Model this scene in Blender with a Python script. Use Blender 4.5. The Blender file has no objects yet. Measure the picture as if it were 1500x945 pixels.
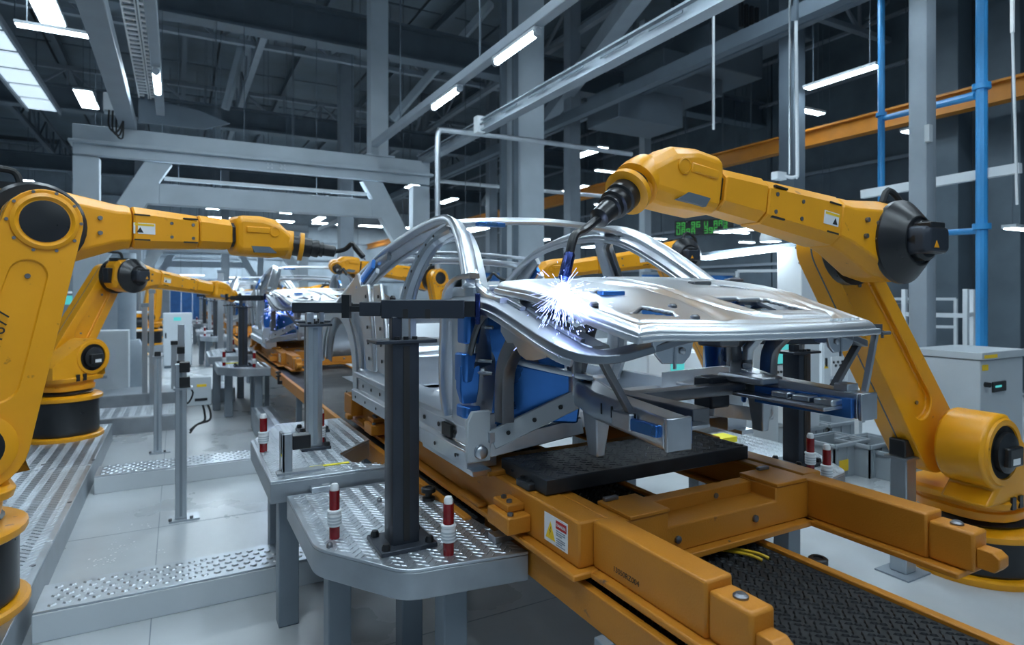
import bpy, math, random
from mathutils import Vector, Matrix
random.seed(7)
sc = bpy.context.scene
COL = sc.collection
# ------------------------------------------------------------------ camera
H = 1.7                              # eye height; the line runs along +Y, X goes across it
YAW = math.atan(490/900)
SN, CS = math.sin(YAW), math.cos(YAW)
cam = bpy.data.objects.new('camera', bpy.data.cameras.new('camera'))
COL.objects.link(cam)
cam.location = (0, 0, H)
cam.rotation_euler = (math.pi/2, 0, -YAW)
cam.data.sensor_width = 36
cam.data.lens = 21.6
cam.data.shift_y = -42.5/1500
cam.data.clip_start = .05
cam.data.clip_end = 300
cam.data.dof.use_dof = True
cam.data.dof.focus_distance = 2.5
cam.data.dof.aperture_fstop = 2.8
sc.camera = cam
# ------------------------------------------------------------------ light and view
sc.view_settings.view_transform = 'Standard'
sc.view_settings.look = 'None'
sc.view_settings.gamma = 1
sc.view_settings.exposure = -0.12
wd = bpy.data.worlds.new('hall air'); sc.world = wd
wd.use_nodes = True
wd.node_tree.nodes['Background'].inputs[0].default_value = (.46, .68, .92, 1)
wd.node_tree.nodes['Background'].inputs[1].default_value = .27
TUBE_E = 85.0
# ------------------------------------------------------------------ pixel -> place helpers (1500 x 945 frame)
def at_d(u, v, d):
    r = (u-750)*d/900
    return Vector((r*CS+d*SN, -r*SN+d*CS, H+(430-v)*d/900))
def at_X(u, v, X): return at_d(u, v, X/((u-750)/900*CS+SN))
def at_Y(u, v, Y): return at_d(u, v, Y/(CS-(u-750)/900*SN))
def at_Z(u, v, Z): return at_d(u, v, (Z-H)*900/(430-v))
# ------------------------------------------------------------------ materials
MATS = {}
def mat(name, col, rough=.5, metal=0., var=.1, scale=6., bump=0., bscale=80., emit=None, es=0., rvar=.12, stretch=(1,1,1), alpha=None, wear=None):
    m = bpy.data.materials.new(name); m.use_nodes = True
    nt = m.node_tree; N = nt.nodes; L = nt.links
    b = N['Principled BSDF']
    b.inputs['Base Color'].default_value = (*col, 1)
    b.inputs['Roughness'].default_value = rough
    b.inputs['Metallic'].default_value = metal
    if emit:
        b.inputs['Emission Color'].default_value = (*emit, 1)
        b.inputs['Emission Strength'].default_value = es
    else:
        tc = N.new('ShaderNodeTexCoord'); mp = N.new('ShaderNodeMapping')
        mp.inputs['Scale'].default_value = stretch
        L.new(tc.outputs['Object'], mp.inputs[0])
        n = N.new('ShaderNodeTexNoise'); n.inputs['Scale'].default_value = scale; n.inputs['Detail'].default_value = 6
        L.new(mp.outputs[0], n.inputs['Vector'])
        r = N.new('ShaderNodeValToRGB')
        r.color_ramp.elements[0].position = .3; r.color_ramp.elements[1].position = .7
        r.color_ramp.elements[0].color = (*[c*(1-var) for c in col], 1)
        r.color_ramp.elements[1].color = (*[min(1, c*(1+var)) for c in col], 1)
        L.new(n.outputs['Fac'], r.inputs[0])
        out = r.outputs[0]
        if wear:
            n3 = N.new('ShaderNodeTexNoise'); n3.inputs['Scale'].default_value = wear[1]; n3.inputs['Detail'].default_value = 9
            L.new(tc.outputs['Object'], n3.inputs['Vector'])
            r3 = N.new('ShaderNodeValToRGB'); r3.color_ramp.elements[0].position = wear[2]; r3.color_ramp.elements[1].position = wear[2]+.04
            L.new(n3.outputs['Fac'], r3.inputs[0])
            mx = N.new('ShaderNodeMix'); mx.data_type = 'RGBA'
            L.new(r3.outputs[0], mx.inputs[0]); L.new(out, mx.inputs[6]); mx.inputs[7].default_value = (*wear[0], 1)
            out = mx.outputs[2]
        L.new(out, b.inputs['Base Color'])
        mr = N.new('ShaderNodeMapRange')
        mr.inputs[3].default_value = max(.03, rough-rvar); mr.inputs[4].default_value = min(1, rough+rvar)
        L.new(n.outputs['Fac'], mr.inputs[0]); L.new(mr.outputs[0], b.inputs['Roughness'])
        if bump:
            n2 = N.new('ShaderNodeTexNoise'); n2.inputs['Scale'].default_value = bscale; n2.inputs['Detail'].default_value = 3
            L.new(mp.outputs[0], n2.inputs['Vector'])
            bp = N.new('ShaderNodeBump'); bp.inputs['Strength'].default_value = bump; bp.inputs['Distance'].default_value = .01
            L.new(n2.outputs['Fac'], bp.inputs['Height']); L.new(bp.outputs[0], b.inputs['Normal'])
    MATS[name] = m
    return m
ROB = mat('robot yellow paint', (.80, .335, .005), .36, 0, .05, 4, .03, 120, wear=((.45,.17,.01), 14, .69))
ORG = mat('carrier orange paint', (.52, .195, .014), .5, 0, .09, 5, .15, 160, wear=((.06,.04,.045), 9, .715))
BLK = mat('black plastic', (.012, .013, .015), .32, 0, .2, 8)
RUB = mat('black rubber', (.016, .017, .018), .6, 0, .2, 8)
DRK = mat('dark painted steel', (.035, .042, .055), .38, .4, .12, 5, .04, 90)
TRD = mat('blackened tread steel', (.05, .054, .06), .42, .6, .2, 9)
STL = mat('bare body steel', (.68, .71, .75), .30, 1, .06, 4, rvar=.06)
HOD = mat('pressed hood steel', (.78, .80, .83), .36, 1, .03, 3)
FEN = mat('fender steel', (.30, .325, .36), .40, 1, .06, 4)  # dark reflections on the fender are put into this darker colour
ST2 = mat('brushed steel', (.52, .55, .59), .36, 1, .12, 8, .03, 60)
DST = mat('dull grey steel', (.20, .205, .22), .4, .9, .15, 8)
BLU = mat('blue protective film', (.06, .22, .62), .30, .8, .15, 4)  # blue reflected from the weld, put into the colour of body panels
ALU = mat('aluminium', (.50, .54, .58), .35, .85, .10, 6, .02, 90, stretch=(1,1,.2))
PLT = mat('tread aluminium', (.52, .56, .60), .33, .85, .14, 5)
SKT = mat('platform skirt metal', (.36, .39, .42), .42, .7, .15, 5)
WHT = mat('grey white structural paint', (.42, .48, .53), .5, 0, .07, 2, .03, 60)
GRY = mat('cabinet grey paint', (.44, .48, .51), .45, 0, .05, 3)
LGR = mat('light grey paint', (.62, .66, .69), .45, 0, .05, 3)
MGR = mat('mid grey steel paint', (.24, .28, .32), .5, .1, .1, 3)
DGR = mat('dark grey roof steel', (.105, .135, .165), .55, .1, .12, 2)
CEI = mat('ceiling board grey', (.12, .155, .185), .7, 0, .25, .6, .05, 30)
SEA = mat('ceiling seam dark', (.02, .025, .03), .8)
FLO = mat('polished concrete', (.46, .49, .51), .30, 0, .14, 1.3, .04, 25, rvar=.14)
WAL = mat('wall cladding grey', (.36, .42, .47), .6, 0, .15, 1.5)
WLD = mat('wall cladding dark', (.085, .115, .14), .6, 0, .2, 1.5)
PIP = mat('blue pipe paint', (.03, .26, .58), .4, 0, .08, 4)
BCU = mat('blue partition', (.03, .15, .42), .5, 0, .2, 3)
RED = mat('red beacon lens', (.22, .006, .01), .18, 0, .1, 9)
WPL = mat('white plastic', (.75, .76, .77), .4, 0, .04, 9)
YEL = mat('yellow label', (.85, .55, .02), .5, 0, .04, 9)
YL2 = mat('bright yellow paint', (.85, .75, .03), .5, 0, .05, 9)
CRT = mat('grey crate plastic', (.30, .34, .37), .5, 0, .06, 4)
REDL = mat('red print', (.45, .02, .02), .5)
PRT = mat('black print', (.015, .015, .015), .6)
GRN = mat('green display segments', (0, .1, .01), .5, emit=(.10, .75, .12), es=.5)
SCR = mat('teal screen', (0, .1, .1), .5, emit=(.10, .62, .62), es=.85)
TUB = mat('lamp tube', (1, 1, 1), .5, emit=(.74, .90, 1), es=TUBE_E)
PAN = mat('roof light panel', (1, 1, 1), .5, emit=(.66, .84, 1), es=.9)
PA2 = mat('lit lamp diffuser', (1, 1, 1), .5, emit=(.74, .89, 1), es=33.)
PA3 = mat('bright lamp diffuser', (1, 1, 1), .5, emit=(.74, .89, 1), es=45.)  # for the added lamps that brighten tunnel and end wall
SPK = mat('spark', (1, 1, 1), .5, emit=(.32, .42, 1), es=6.)
ARC = mat('welding arc', (1, 1, 1), .5, emit=(.62, .75, 1), es=40.)
GLS = mat('dark lens', (.02, .03, .04), .1)
DBS = mat('heat blued steel', (.02, .035, .13), .25, .8, .3, 20)  # dark blue metal of the near torch nozzle and clamp jaws
# ------------------------------------------------------------------ mesh builder
Z = Vector((0, 0, 1))
def V(*a): return Vector(a)
def circ(n, r=1., a0=0.): return [(r*math.cos(a0+2*math.pi*i/n), r*math.sin(a0+2*math.pi*i/n)) for i in range(n)]
def rrect(w, h, c, k=2):
    """rounded rectangle outline, half sizes w, h, corner radius c"""
    out = []
    for sx, sy, a in ((1,1,0), (-1,1,90), (-1,-1,180), (1,-1,270)):
        for i in range(k+1):
            t = math.radians(a+90*i/k)
            out.append((sx*(w-c)+c*math.cos(t), sy*(h-c)+c*math.sin(t)))
    return out
def cham(w, h, c): return [(w,-h+c),(w,h-c),(w-c,h),(-w+c,h),(-w,h-c),(-w,-h+c),(-w+c,-h),(w-c,-h)]
class MB:
    def __init__(s): s.v = []; s.f = []; s.b = []
    def add(s, vs, fs):
        o = len(s.v); s.b.append((o, len(s.f))); s.v += [Vector(p) for p in vs]; s.f += [tuple(i+o for i in f) for f in fs]; return s
    def bx(s, x0, x1, y0, y1, z0, z1):
        return s.add([(x,y,z) for z in (z0,z1) for y in (y0,y1) for x in (x0,x1)],
                     [(0,2,3,1),(4,5,7,6),(0,1,5,4),(2,6,7,3),(0,4,6,2),(1,3,7,5)])
    def loft(s, rings, cap=True, closed=True):
        n = len(rings[0]); vs = [p for r in rings for p in r]; fs = []
        for k in range(len(rings)-1):
            for i in range(n if closed else n-1):
                j = (i+1) % n
                fs.append((k*n+i, k*n+j, (k+1)*n+j, (k+1)*n+i))
        if cap:
            fs.append(tuple(reversed(range(n)))); fs.append(tuple(range((len(rings)-1)*n, len(rings)*n)))
        return s.add(vs, fs)
    def bar(s, p0, p1, w, h=None, up=Z):
        h = h or w; p0 = Vector(p0); p1 = Vector(p1); t = (p1-p0).normalized(); up = Vector(up)
        if abs(t.dot(up)) > .98: up = Vector((0,1,0)) if abs(t.y) < .9 else Vector((1,0,0))
        a = t.cross(up).normalized()*w/2; b = a.cross(t).normalized()*h/2
        return s.loft([[p-a-b, p+a-b, p+a+b, p-a+b] for p in (p0, p1)])
    def sweep(s, pts, prof, up=Z, sc=None, cap=True, closed=True):
        pts = [Vector(p) for p in pts]; up = Vector(up); rings = []
        for i, p in enumerate(pts):
            t = (pts[min(i+1, len(pts)-1)]-pts[max(i-1, 0)]).normalized()
            a = t.cross(up)
            a = a.normalized() if a.length > 1e-4 else Vector((1,0,0))
            b = a.cross(t).normalized(); k = sc[i] if sc else 1
            rings.append([p+a*(x*k)+b*(y*k) for x, y in prof])
        return s.loft(rings, cap, closed)
    def tube(s, pts, r, n=8):
        pts = [Vector(p) for p in pts]; rings = []; a = None
        for i, p in enumerate(pts):
            t = (pts[min(i+1, len(pts)-1)]-pts[max(i-1, 0)]).normalized()
            if a is None: a = t.orthogonal().normalized()
            else: a = (a-t*a.dot(t)).normalized()
            b = t.cross(a); rr = r[i] if isinstance(r, (list, tuple)) else r
            rings.append([p+a*x*rr+b*y*rr for x, y in circ(n)])
        return s.loft(rings)
    def lathe(s, prof, o, axis=Z, n=24):
        o = Vector(o); t = Vector(axis).normalized(); a = t.orthogonal().normalized(); b = t.cross(a)
        return s.loft([[o+t*z+a*x*max(r, 1e-4)+b*y*max(r, 1e-4) for x, y in circ(n)] for r, z in prof])
    def cyl(s, p0, p1, r, n=12):
        p0 = Vector(p0); p1 = Vector(p1)
        return s.lathe([(r,0),(r,(p1-p0).length)], p0, p1-p0, n)
    def prism(s, poly, o, ax, ay, az, t0, t1):
        o, ax, ay, az = map(Vector, (o, ax, ay, az))
        return s.loft([[o+ax*x+ay*y+az*t for x, y in poly] for t in (t0, t1)])
    def ball(s, c, r, n=10, m=6):
        return s.lathe([(r*math.sin(math.pi*i/m), -r*math.cos(math.pi*i/m)) for i in range(m+1)], c, Z, n)
def smoothpath(pts, k=4):
    pts = [Vector(p) for p in pts]; out = []
    for i in range(len(pts)-1):
        p0 = pts[max(i-1,0)]; p1 = pts[i]; p2 = pts[i+1]; p3 = pts[min(i+2, len(pts)-1)]
        for j in range(k):
            t = j/k
            out.append(.5*((2*p1)+(p2-p0)*t+(2*p0-5*p1+4*p2-p3)*t*t+(3*p1-p0-3*p2+p3)*t**3))
    return out+[pts[-1]]
# ------------------------------------------------------------------ object helpers
MTX = {}
def tag(o, label=None, cat=None, group=None, kind=None):
    if label: o['label'] = label
    if cat: o['category'] = cat
    if group: o['group'] = group
    if kind: o['kind'] = kind
    return o
def thing(name, label, cat, loc=(0,0,0), rz=0., group=None):
    o = bpy.data.objects.new(name, None); COL.objects.link(o)
    o.empty_display_size = .1
    o.location = loc; o.rotation_euler = (0, 0, rz)
    MTX[o] = Matrix.Translation(Vector(loc)) @ Matrix.Rotation(rz, 4, 'Z')
    return tag(o, label, cat, group)
EACH = {n: n[:-1] for n in ('brace_holes base_bolts bracket_bolts cross_beam_bolts push_buttons hinge_pins hood_plugs arm_bolts forearm_bolts cover_screws forearm_slots turret_clamps sockets crate_ribs rail_slots top_bolts foot_bolts hood_stamp_marks latch_bolts sheet_screws cable_loops cowl_brackets yellow_hoses cabinet_knobs plate_bolts').split()}
EACH.update({'hanger': 'hanger', 'duct_grille': 'grille_slat', 'strip_frame': 'strip_frame', 'floor_joint': 'floor_joint', 'wall_girt': 'wall_girt', 'panel_bolts': 'panel_bolt', 'bracket_bolt': 'bracket_bolt'})
STUFF = {'sill_holes', 'pillar_holes', 'panel_holes', 'rail_holes', 'collar_grooves', 'splice_bolts', 'small_print_lines', 'green_characters'}
def obj(name, mb, m, parent=None, **k):
    if name in EACH and len(mb.b) > 1:
        ends = mb.b[1:]+[(len(mb.v), len(mb.f))]; o = None
        for (v0, f0), (v1, f1) in zip(mb.b, ends):
            q = MB(); q.add(mb.v[v0:v1], [tuple(i-v0 for i in f) for f in mb.f[f0:f1]]); o = obj1(EACH[name], q, m, parent, **k)
        return o
    o = obj1(name, mb, m, parent, **k)
    if name in STUFF: o['kind'] = 'stuff'
    return o
def obj1(name, mb, m, parent=None, local=False, smooth=32, bevel=0., seg=2, label=None, org=None, solid=0.):
    vs = mb.v; loc = (0,0,0)
    if parent is not None:
        M = MTX[parent]
        if not local:
            Mi = M.inverted(); vs = [Mi @ p for p in vs]
    else:
        M = Matrix()
        xs = [p.x for p in vs]; ys = [p.y for p in vs]; zs = [p.z for p in vs]
        loc = Vector(org) if org is not None else Vector(((min(xs)+max(xs))/2, (min(ys)+max(ys))/2, min(zs)))
        M = Matrix.Translation(loc); vs = [p-loc for p in vs]
    me = bpy.data.meshes.new(name)
    me.from_pydata([tuple(p) for p in vs], [], mb.f)
    me.validate(); me.update()
    import bmesh
    if not solid:
        bm = bmesh.new(); bm.from_mesh(me); bmesh.ops.recalc_face_normals(bm, faces=bm.faces[:]); bm.to_mesh(me); bm.free()
    if smooth:
        me.polygons.foreach_set('use_smooth', [True]*len(me.polygons)); me.set_sharp_from_angle(angle=math.radians(smooth))
    me.materials.append(m)
    o = bpy.data.objects.new(name, me); COL.objects.link(o)
    if parent is not None: o.parent = parent
    else: o.location = loc
    MTX[o] = M
    if solid:
        md = o.modifiers.new('thick', 'SOLIDIFY'); md.thickness = solid; md.offset = -1
    if bevel:
        md = o.modifiers.new('edge', 'BEVEL'); md.width = bevel; md.segments = seg; md.limit_method = 'ANGLE'; md.angle_limit = math.radians(35)
    if label: o['label'] = label
    return o
def inst(src, parent, loc=None, rot=None, label=None):
    c = src.copy(); COL.objects.link(c)
    if parent is not None: c.parent = parent
    if loc is not None: c.location = loc
    if rot is not None: c.rotation_euler = rot
    MTX[c] = MTX.get(src, Matrix())
    return c
KIDS = {}
def kids():
    KIDS.clear()
    for o in bpy.data.objects:
        if o.parent: KIDS.setdefault(o.parent, []).append(o)
def dup(root, delta, label=None, group=None, first=True):
    if first: kids()
    def cp(o, par):
        c = o.copy(); COL.objects.link(c)
        if par is not None: c.parent = par
        for k in KIDS.get(o, []): cp(k, c)
        return c
    r = cp(root, None)
    r.location = Vector(root.location)+Vector(delta)
    MTX[r] = Matrix.Translation(Vector(delta)) @ MTX[root]
    if label: r['label'] = label
    if group: r['group'] = group
    return r
def text(name, body, size, m, parent, o, ax, ay, depth=.0008, align='LEFT', local=False):
    cu = bpy.data.curves.new('t', 'FONT'); cu.body = body; cu.size = size; cu.extrude = depth; cu.align_x = align
    t = bpy.data.objects.new('t', cu); COL.objects.link(t)
    dg = bpy.context.evaluated_depsgraph_get(); dg.update()
    me = bpy.data.meshes.new_from_object(t.evaluated_get(dg)); me.name = name
    ax = Vector(ax).normalized(); ay = Vector(ay).normalized(); az = ax.cross(ay); o = Vector(o)
    mb = MB(); mb.add([o+ax*v.co.x+ay*v.co.y+az*v.co.z for v in me.vertices], [tuple(p.vertices) for p in me.polygons])
    bpy.data.objects.remove(t); bpy.data.curves.remove(cu); bpy.data.meshes.remove(me)
    return obj(name, mb, m, parent, local=local, smooth=0)
def bumps(poly, z, pitch, size, hgt, kind='dia', rowlim=99999):
    """raised studs over a polygon in XY at height z (real geometry)"""
    mb = MB(); xs = [p[0] for p in poly]; ys = [p[1] for p in poly]
    def inside(x, y):
        c = False; n = len(poly)
        for i in range(n):
            x0, y0 = poly[i]; x1, y1 = poly[(i+1) % n]
            if (y0 > y) != (y1 > y) and x < (x1-x0)*(y-y0)/(y1-y0)+x0: c = not c
        return c
    j = 0; y = min(ys)+pitch/2
    while y < max(ys):
        x = min(xs)+pitch/2+(pitch/2 if j % 2 else 0); i = 0
        while x < max(xs):
            if inside(x, y):
                if kind == 'dia':
                    s = 1 if (i+j) % 2 else -1
                    a = V(.7*size, .7*size*s, 0); b = V(-.22*size*s, .22*size, 0)
                    c = V(x, y, z)
                    mb.add([c-a, c-b, c+a, c+b, c-a*.55+V(0,0,hgt), c+a*.55+V(0,0,hgt)], [(0,1,4),(1,2,5),(1,5,4),(2,3,5),(3,0,4),(3,4,5)])
                else:
                    n = 7; c = V(x, y, z)
                    mb.add([c+V(p[0]*size, p[1]*size, 0) for p in circ(n)]+[c+V(p[0]*size*.6, p[1]*size*.6, hgt) for p in circ(n)],
                           [(k, (k+1) % n, n+(k+1) % n, n+k) for k in range(n)]+[tuple(range(n, 2*n))])
            x += pitch; i += 1
        y += pitch*(.5 if kind == 'dia' else .87); j += 1
    return mb
# ================================================================== SETTING
def struct(name, mb, m, parent=None, **k):
    o = obj(name, mb, m, parent, **k)
    if parent is None: o['kind'] = 'structure'
    return o
XL, XR, YB, YF, CZ = -9., 16.5, 44., -7., 10.2
floor = struct('floor', MB().bx(XL, XR, YF, YB, -.2, 0), FLO)
seam = MB()
for y in (-1.5, 2.9, 5.15, 9.3, 13.5): seam.bx(-6, 9, y-.003, y+.003, .0002, .0008)
for x in (-.12, 4.9): seam.bx(x-.003, x+.003, -5, 40, .0002, .0008)
struct('floor_joint', seam, MGR, floor)
ceil = struct('ceiling', MB().bx(XL, XR, YF, YB, CZ, CZ+.2), SEA)
pm = None
for ix in range(10):
    for iy in range(12):
        x = XL+.1+2.55*ix; y = YF+.1+4.05*iy
        if pm is None:
            pm = struct('ceiling_panel', MB().bx(x, x+2.47, y, y+3.95, CZ-.06, CZ), CEI, ceil)
            x0, y0 = x, y
        else:
            inst(pm, ceil, (x-x0, y-y0, random.uniform(-.02, .02)))
def wall(name, p0, p1, m, n):
    """wall of vertical cladding panels from p0 to p1 with girts on the inside"""
    p0 = Vector(p0); p1 = Vector(p1); t = (p1-p0); L = t.length; t.normalize(); nn = V(-t.y, t.x, 0)
    w = struct(name, MB().bar(p0+V(0,0,CZ/2), p1+V(0,0,CZ/2), .2, CZ), m)
    k = 0; a = 0
    while a < L-.3:
        b = min(a+n, L)
        for z0, z1 in ((0, 2.6), (2.65, 6.3), (6.35, CZ-.1)):
            off = nn*(.13+.02*(k % 2)); k += 1
            struct('wall_panel', MB().bar(p0+t*(a+.03)+off+V(0,0,(z0+z1)/2), p0+t*(b-.03)+off+V(0,0,(z0+z1)/2), .06, z1-z0), m, w)
        a += n
    g = MB()
    for z in (1.2, 2.62, 4.0, 5.2, 6.32, 7.6, 8.9): g.bar(p0+nn*.24+V(0,0,z), p1+nn*.24+V(0,0,z), .1, .08)
    struct('wall_girt', g, MGR, w)
    return w
wall('wall_left', (XL, YB, 0), (XL, YF, 0), WAL, 6.0)
wall('wall_back', (XR, YB, 0), (XL, YB, 0), WAL, 5.2)
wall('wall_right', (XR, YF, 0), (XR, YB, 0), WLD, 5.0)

# ------------------------------------------------------------------ gantries over the line
GX0, GX1, GY = -1.48, 4.6, 12.
GT = 4.43
def gantry(label):
    g = thing('overhead_gantry', label, 'gantry', (1.56, GY, 0), group='white gantries over the line')
    y0, y1 = GY, GY+.30
    obj('top_beam', MB().bx(GX0, GX1, y0, y1, 4.17, GT), WHT, g, bevel=.01)
    obj('beam_flange', MB().bx(GX0-.05, GX1+.05, y0-.09, y1+.05, 4.12, 4.17), WHT, g, bevel=.006)
    obj('upper_web', MB().bx(GX0, GX1, y0+.02, y0+.16, 3.95, 4.12), WHT, g, bevel=.008)
    cx = (GX0+GX1)/2
    for s in (-1, 1):
        def q(x): return cx+s*(x-cx)
        obj('post', MB().bx(min(q(GX0), q(GX0+.36)), max(q(GX0), q(GX0+.36)), y0+.02, y1-.02, .02, 3.92), WHT, g, bevel=.01)
        obj('foot_plate', MB().bx(q(GX0+.18)-.3, q(GX0+.18)+.3, y0-.1, y1+.1, 0, .03), MGR, g)
        poly = [(q(GX0+.36), 2.1), (q(GX0+.36), 2.77), (q(-.49), 3.92), (q(-.08), 3.92), (q(-.274), 3.6), (q(-.274), 3.22), (q(-.45), 3.22)]
        obj('knee_brace', MB().prism(poly, (0,0,0), (1,0,0), (0,0,1), (0,1,0), y0+.03, y1-.03), WHT, g, bevel=.008)
        b = MB()
        for i in range(2):
            for k in range(2): b.cyl((q(1.45)+i*.07, y0-.02, 4.0+k*.07), (q(1.45)+i*.07, y0+.04, 4.0+k*.07), .014, 8)
        obj('splice_bolts', b, LGR, g)
    obj('lower_chord', MB().bx(-.275, 2*cx+.275, y0+.03, y1-.03, 3.22, 3.57), WHT, g, bevel=.01)
    obj('inner_rail', MB().bx(-.2, 2*cx+.2, y1-.12, y1-.06, 3.66, 3.72), LGR, g)
    return g
g1 = gantry('white steel gantry spanning the line behind the nearest car body')
dup(g1, (0, 13.5, 0), 'second white gantry, seen framed inside the nearest one')
dup(g1, (0, 28, 0), 'small distant white gantry at the far end of the line')

# ------------------------------------------------------------------ columns and roof steel
def ibeam(mb, p0, p1, w, h, tf=.03, tw=.03):
    p0 = Vector(p0); p1 = Vector(p1); t = (p1-p0).normalized(); up = Z if abs(t.z) < .9 else V(0,1,0)
    b = t.cross(up).normalized().cross(t).normalized()
    mb.bar(p0+b*(h/2-tf/2), p1+b*(h/2-tf/2), w, tf, up); mb.bar(p0-b*(h/2-tf/2), p1-b*(h/2-tf/2), w, tf, up)
    mb.bar(p0, p1, tw, h-2*tf, up)
    return mb
def column(label, x, y, w, m, d=None, z0=0., group=None):
    c = thing('steel_column', label, 'column', (x, y, z0), group=group)
    obj('shaft', MB().bx(x-w/2, x+w/2, y-(d or w)/2, y+(d or w)/2, z0+.03, CZ), m, c, bevel=.012)
    obj('base_plate', MB().bx(x-w*.8, x+w*.8, y-(d or w)*.8, y+(d or w)*.8, z0, z0+.03), m, c)
    return c
bc = column('broad pale box column behind the roof of the nearest car body', 6.05, 10.6, .62, WHT, .5)
obj('cable_duct', MB().bx(5.62, 5.72, 10.25, 10.33, .03, CZ), DGR, bc)
obj('cable_duct', MB().bx(5.46, 5.58, 10.45, 10.53, .03, CZ), DGR, bc)
c2 = column('grey column standing on top of the nearest gantry', 3.55, 12.2, .36, WHT, .3, GT)
column('grey column behind the gantry, left of the one standing on it', 4.65, 19.5, .42, MGR, .42)
p = at_d(838, 300, 15.)
column('dark grey column to the right of the broad pale column', p.x, p.y, .3, MGR)
p = at_d(945, 300, 19.)
column('slim grey column behind the wrist of the right front robot', p.x, p.y, .26, WHT)
p = at_d(1160, 300, 12.)
column('wide dark column behind the hanging conduit', p.x, p.y, .34, DGR)
p = at_d(1351, 300, 5.6)
cr = thing('steel_column', 'round edged grey column right behind the elbow of the right front robot', 'column', (p.x, p.y, 0))
obj('shaft', MB().loft([[V(p.x+a, p.y+b, z) for a, b in rrect(.085, .085, .03)] for z in (.02, CZ)]), MGR, cr)
obj('base_plate', MB().bx(p.x-.16, p.x+.16, p.y-.16, p.y+.16, 0, .02), MGR, cr)
obj('cable_clip', MB().bx(p.x-.12, p.x-.06, p.y-.12, p.y-.08, 3.05, 3.2), GRY, cr)
k = 0
for u, d, w in ((1392, 11.5, .5), (1425, 11.8, .3), (1480, 11., .5)):
    p = at_d(u, 300, d)
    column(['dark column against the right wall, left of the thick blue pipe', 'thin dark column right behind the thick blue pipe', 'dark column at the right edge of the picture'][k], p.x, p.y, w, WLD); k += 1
for u, d, lb in ((205, 24, 'distant grey column left of the cable tray'), (330, 30, 'far thin column between tray and big roof beam'), (620, 26, 'far grey column behind the right end of the nearest gantry'), (720, 24, 'far dark column left of the broad pale column')):
    p = at_d(u, 300, d)
    column(lb, p.x, p.y, .35, MGR)
# roof beams across the hall (X direction)
for y, z, h, m, lb in ((13.4, 7.35, .75, DGR, 'deep dark roof beam crossing above the nearest gantry'), (22., 7.4, .7, DGR, 'second deep roof beam crossing farther back'), (33., 7.4, .7, DGR, 'third deep roof beam crossing far back')):
    tag(obj('roof_beam', ibeam(MB(), (XL, y, z), (XR, y, z), .42, h, .06, .05), m), lb, 'roof beam', 'deep cross beams')
def truss(label, p0, p1, hgt, n, m, r=.05):
    p0 = Vector(p0); p1 = Vector(p1)
    t = thing('roof_truss', label, 'truss', (p0+p1)/2, group='open lattice roof trusses')
    obj('upper_chord', MB().bar(p0+Z*hgt, p1+Z*hgt, .16, .14), m, t)
    obj('lower_chord', MB().bar(p0, p1, .16, .12), m, t)
    for i in range(n):
        a = p0.lerp(p1, i/n); b = p0.lerp(p1, (i+1)/n)
        e0, e1 = (a, b+Z*hgt) if i % 2 else (a+Z*hgt, b)
        obj('web_bar', MB().bar(e0, e1, r, r), m, t)
        obj('web_bar', MB().bar(b, b+Z*hgt, r, r), m, t)
for i, y in enumerate((9.4, 17.6, 26., 40.)):
    truss(['lattice truss crossing nearest under the roof', 'second lattice truss under the roof behind the first', 'third lattice truss under the roof', 'far lattice truss under the roof'][i], (XL, y, 8.3), (XR, y, 8.3), 1.2, 18, MGR, .07)
for i, (x, z) in enumerate(((-5., 8.2), (1.9, 8.25), (8.6, 8.2), (12.6, 8.0))):
    truss(['lattice truss running lengthwise on the far left', 'lattice truss running lengthwise above the line', 'lattice truss running lengthwise right of the pale column', 'lattice truss running lengthwise near the right wall'][i], (x, 2, z-.1), (x, YB-.5, z-.1), 1.1, 24, DGR if i in (0, 3) else MGR, .06)
for i, x in enumerate((-3.4, .2, 3.7, 6.9, 10.4, 14.)):
    tag(obj('roof_purlin', ibeam(MB(), (x, YF+.2, 9.75), (x, YB-.2, 9.75), .16, .3, .03, .03), DGR), 'dark roof purlin under the ceiling boards', 'purlin', 'lengthwise purlins')
# slanted hanger struts under the roof
for u0, v0, u1, v1, d, lb in ((372, 0, 330, 160, 19, 'pale sloping hanger strut between cable tray and grey columns'), (720, 5, 575, 175, 16, 'pale sloping strut left of the broad pale column')):
    tag(obj('hanger_strut', MB().bar(at_d(u0, v0, d), at_d(u1, v1, d), .22, .16), WHT), lb, 'strut')
# rails lying on the gantry and running towards the camera
def chan(x, z, y0, y1, w, h):
    mb = MB(); mb.bx(x-w/2, x+w/2, y0, y1, z, z+.025); mb.bx(x-w/2, x+w/2, y0, y1, z+h-.025, z+h); mb.bx(x-.02, x+.02, y0, y1, z+.025, z+h-.025)
    return mb
r = thing('overhead_rail', 'long grey overhead rail running from gantry end to upper right', 'rail', (4.55, 4, GT))
obj('rail_profile', chan(4.5, GT-.03, -4, 12.3, .17, .2), MGR, r)
s_ = MB()
for i in range(12): s_.bx(4.40, 4.412, 2+i*.85, 2.5+i*.85, GT+.06, GT+.09)
obj('rail_slots', s_, DGR, r)
obj('end_box', MB().bx(4.36, 4.5, 9.2, 9.35, GT-.05, GT+.22), LGR, r)
obj('left_rail_profile', MB().bx(-.84, -.6, -4, 12.1, GT, GT+.16), MGR, None, bevel=.01).name = 'overhead_rail'
tag(bpy.data.objects['overhead_rail.001'], 'sloping grey overhead rail ending on the left of the gantry', 'rail')
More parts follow.
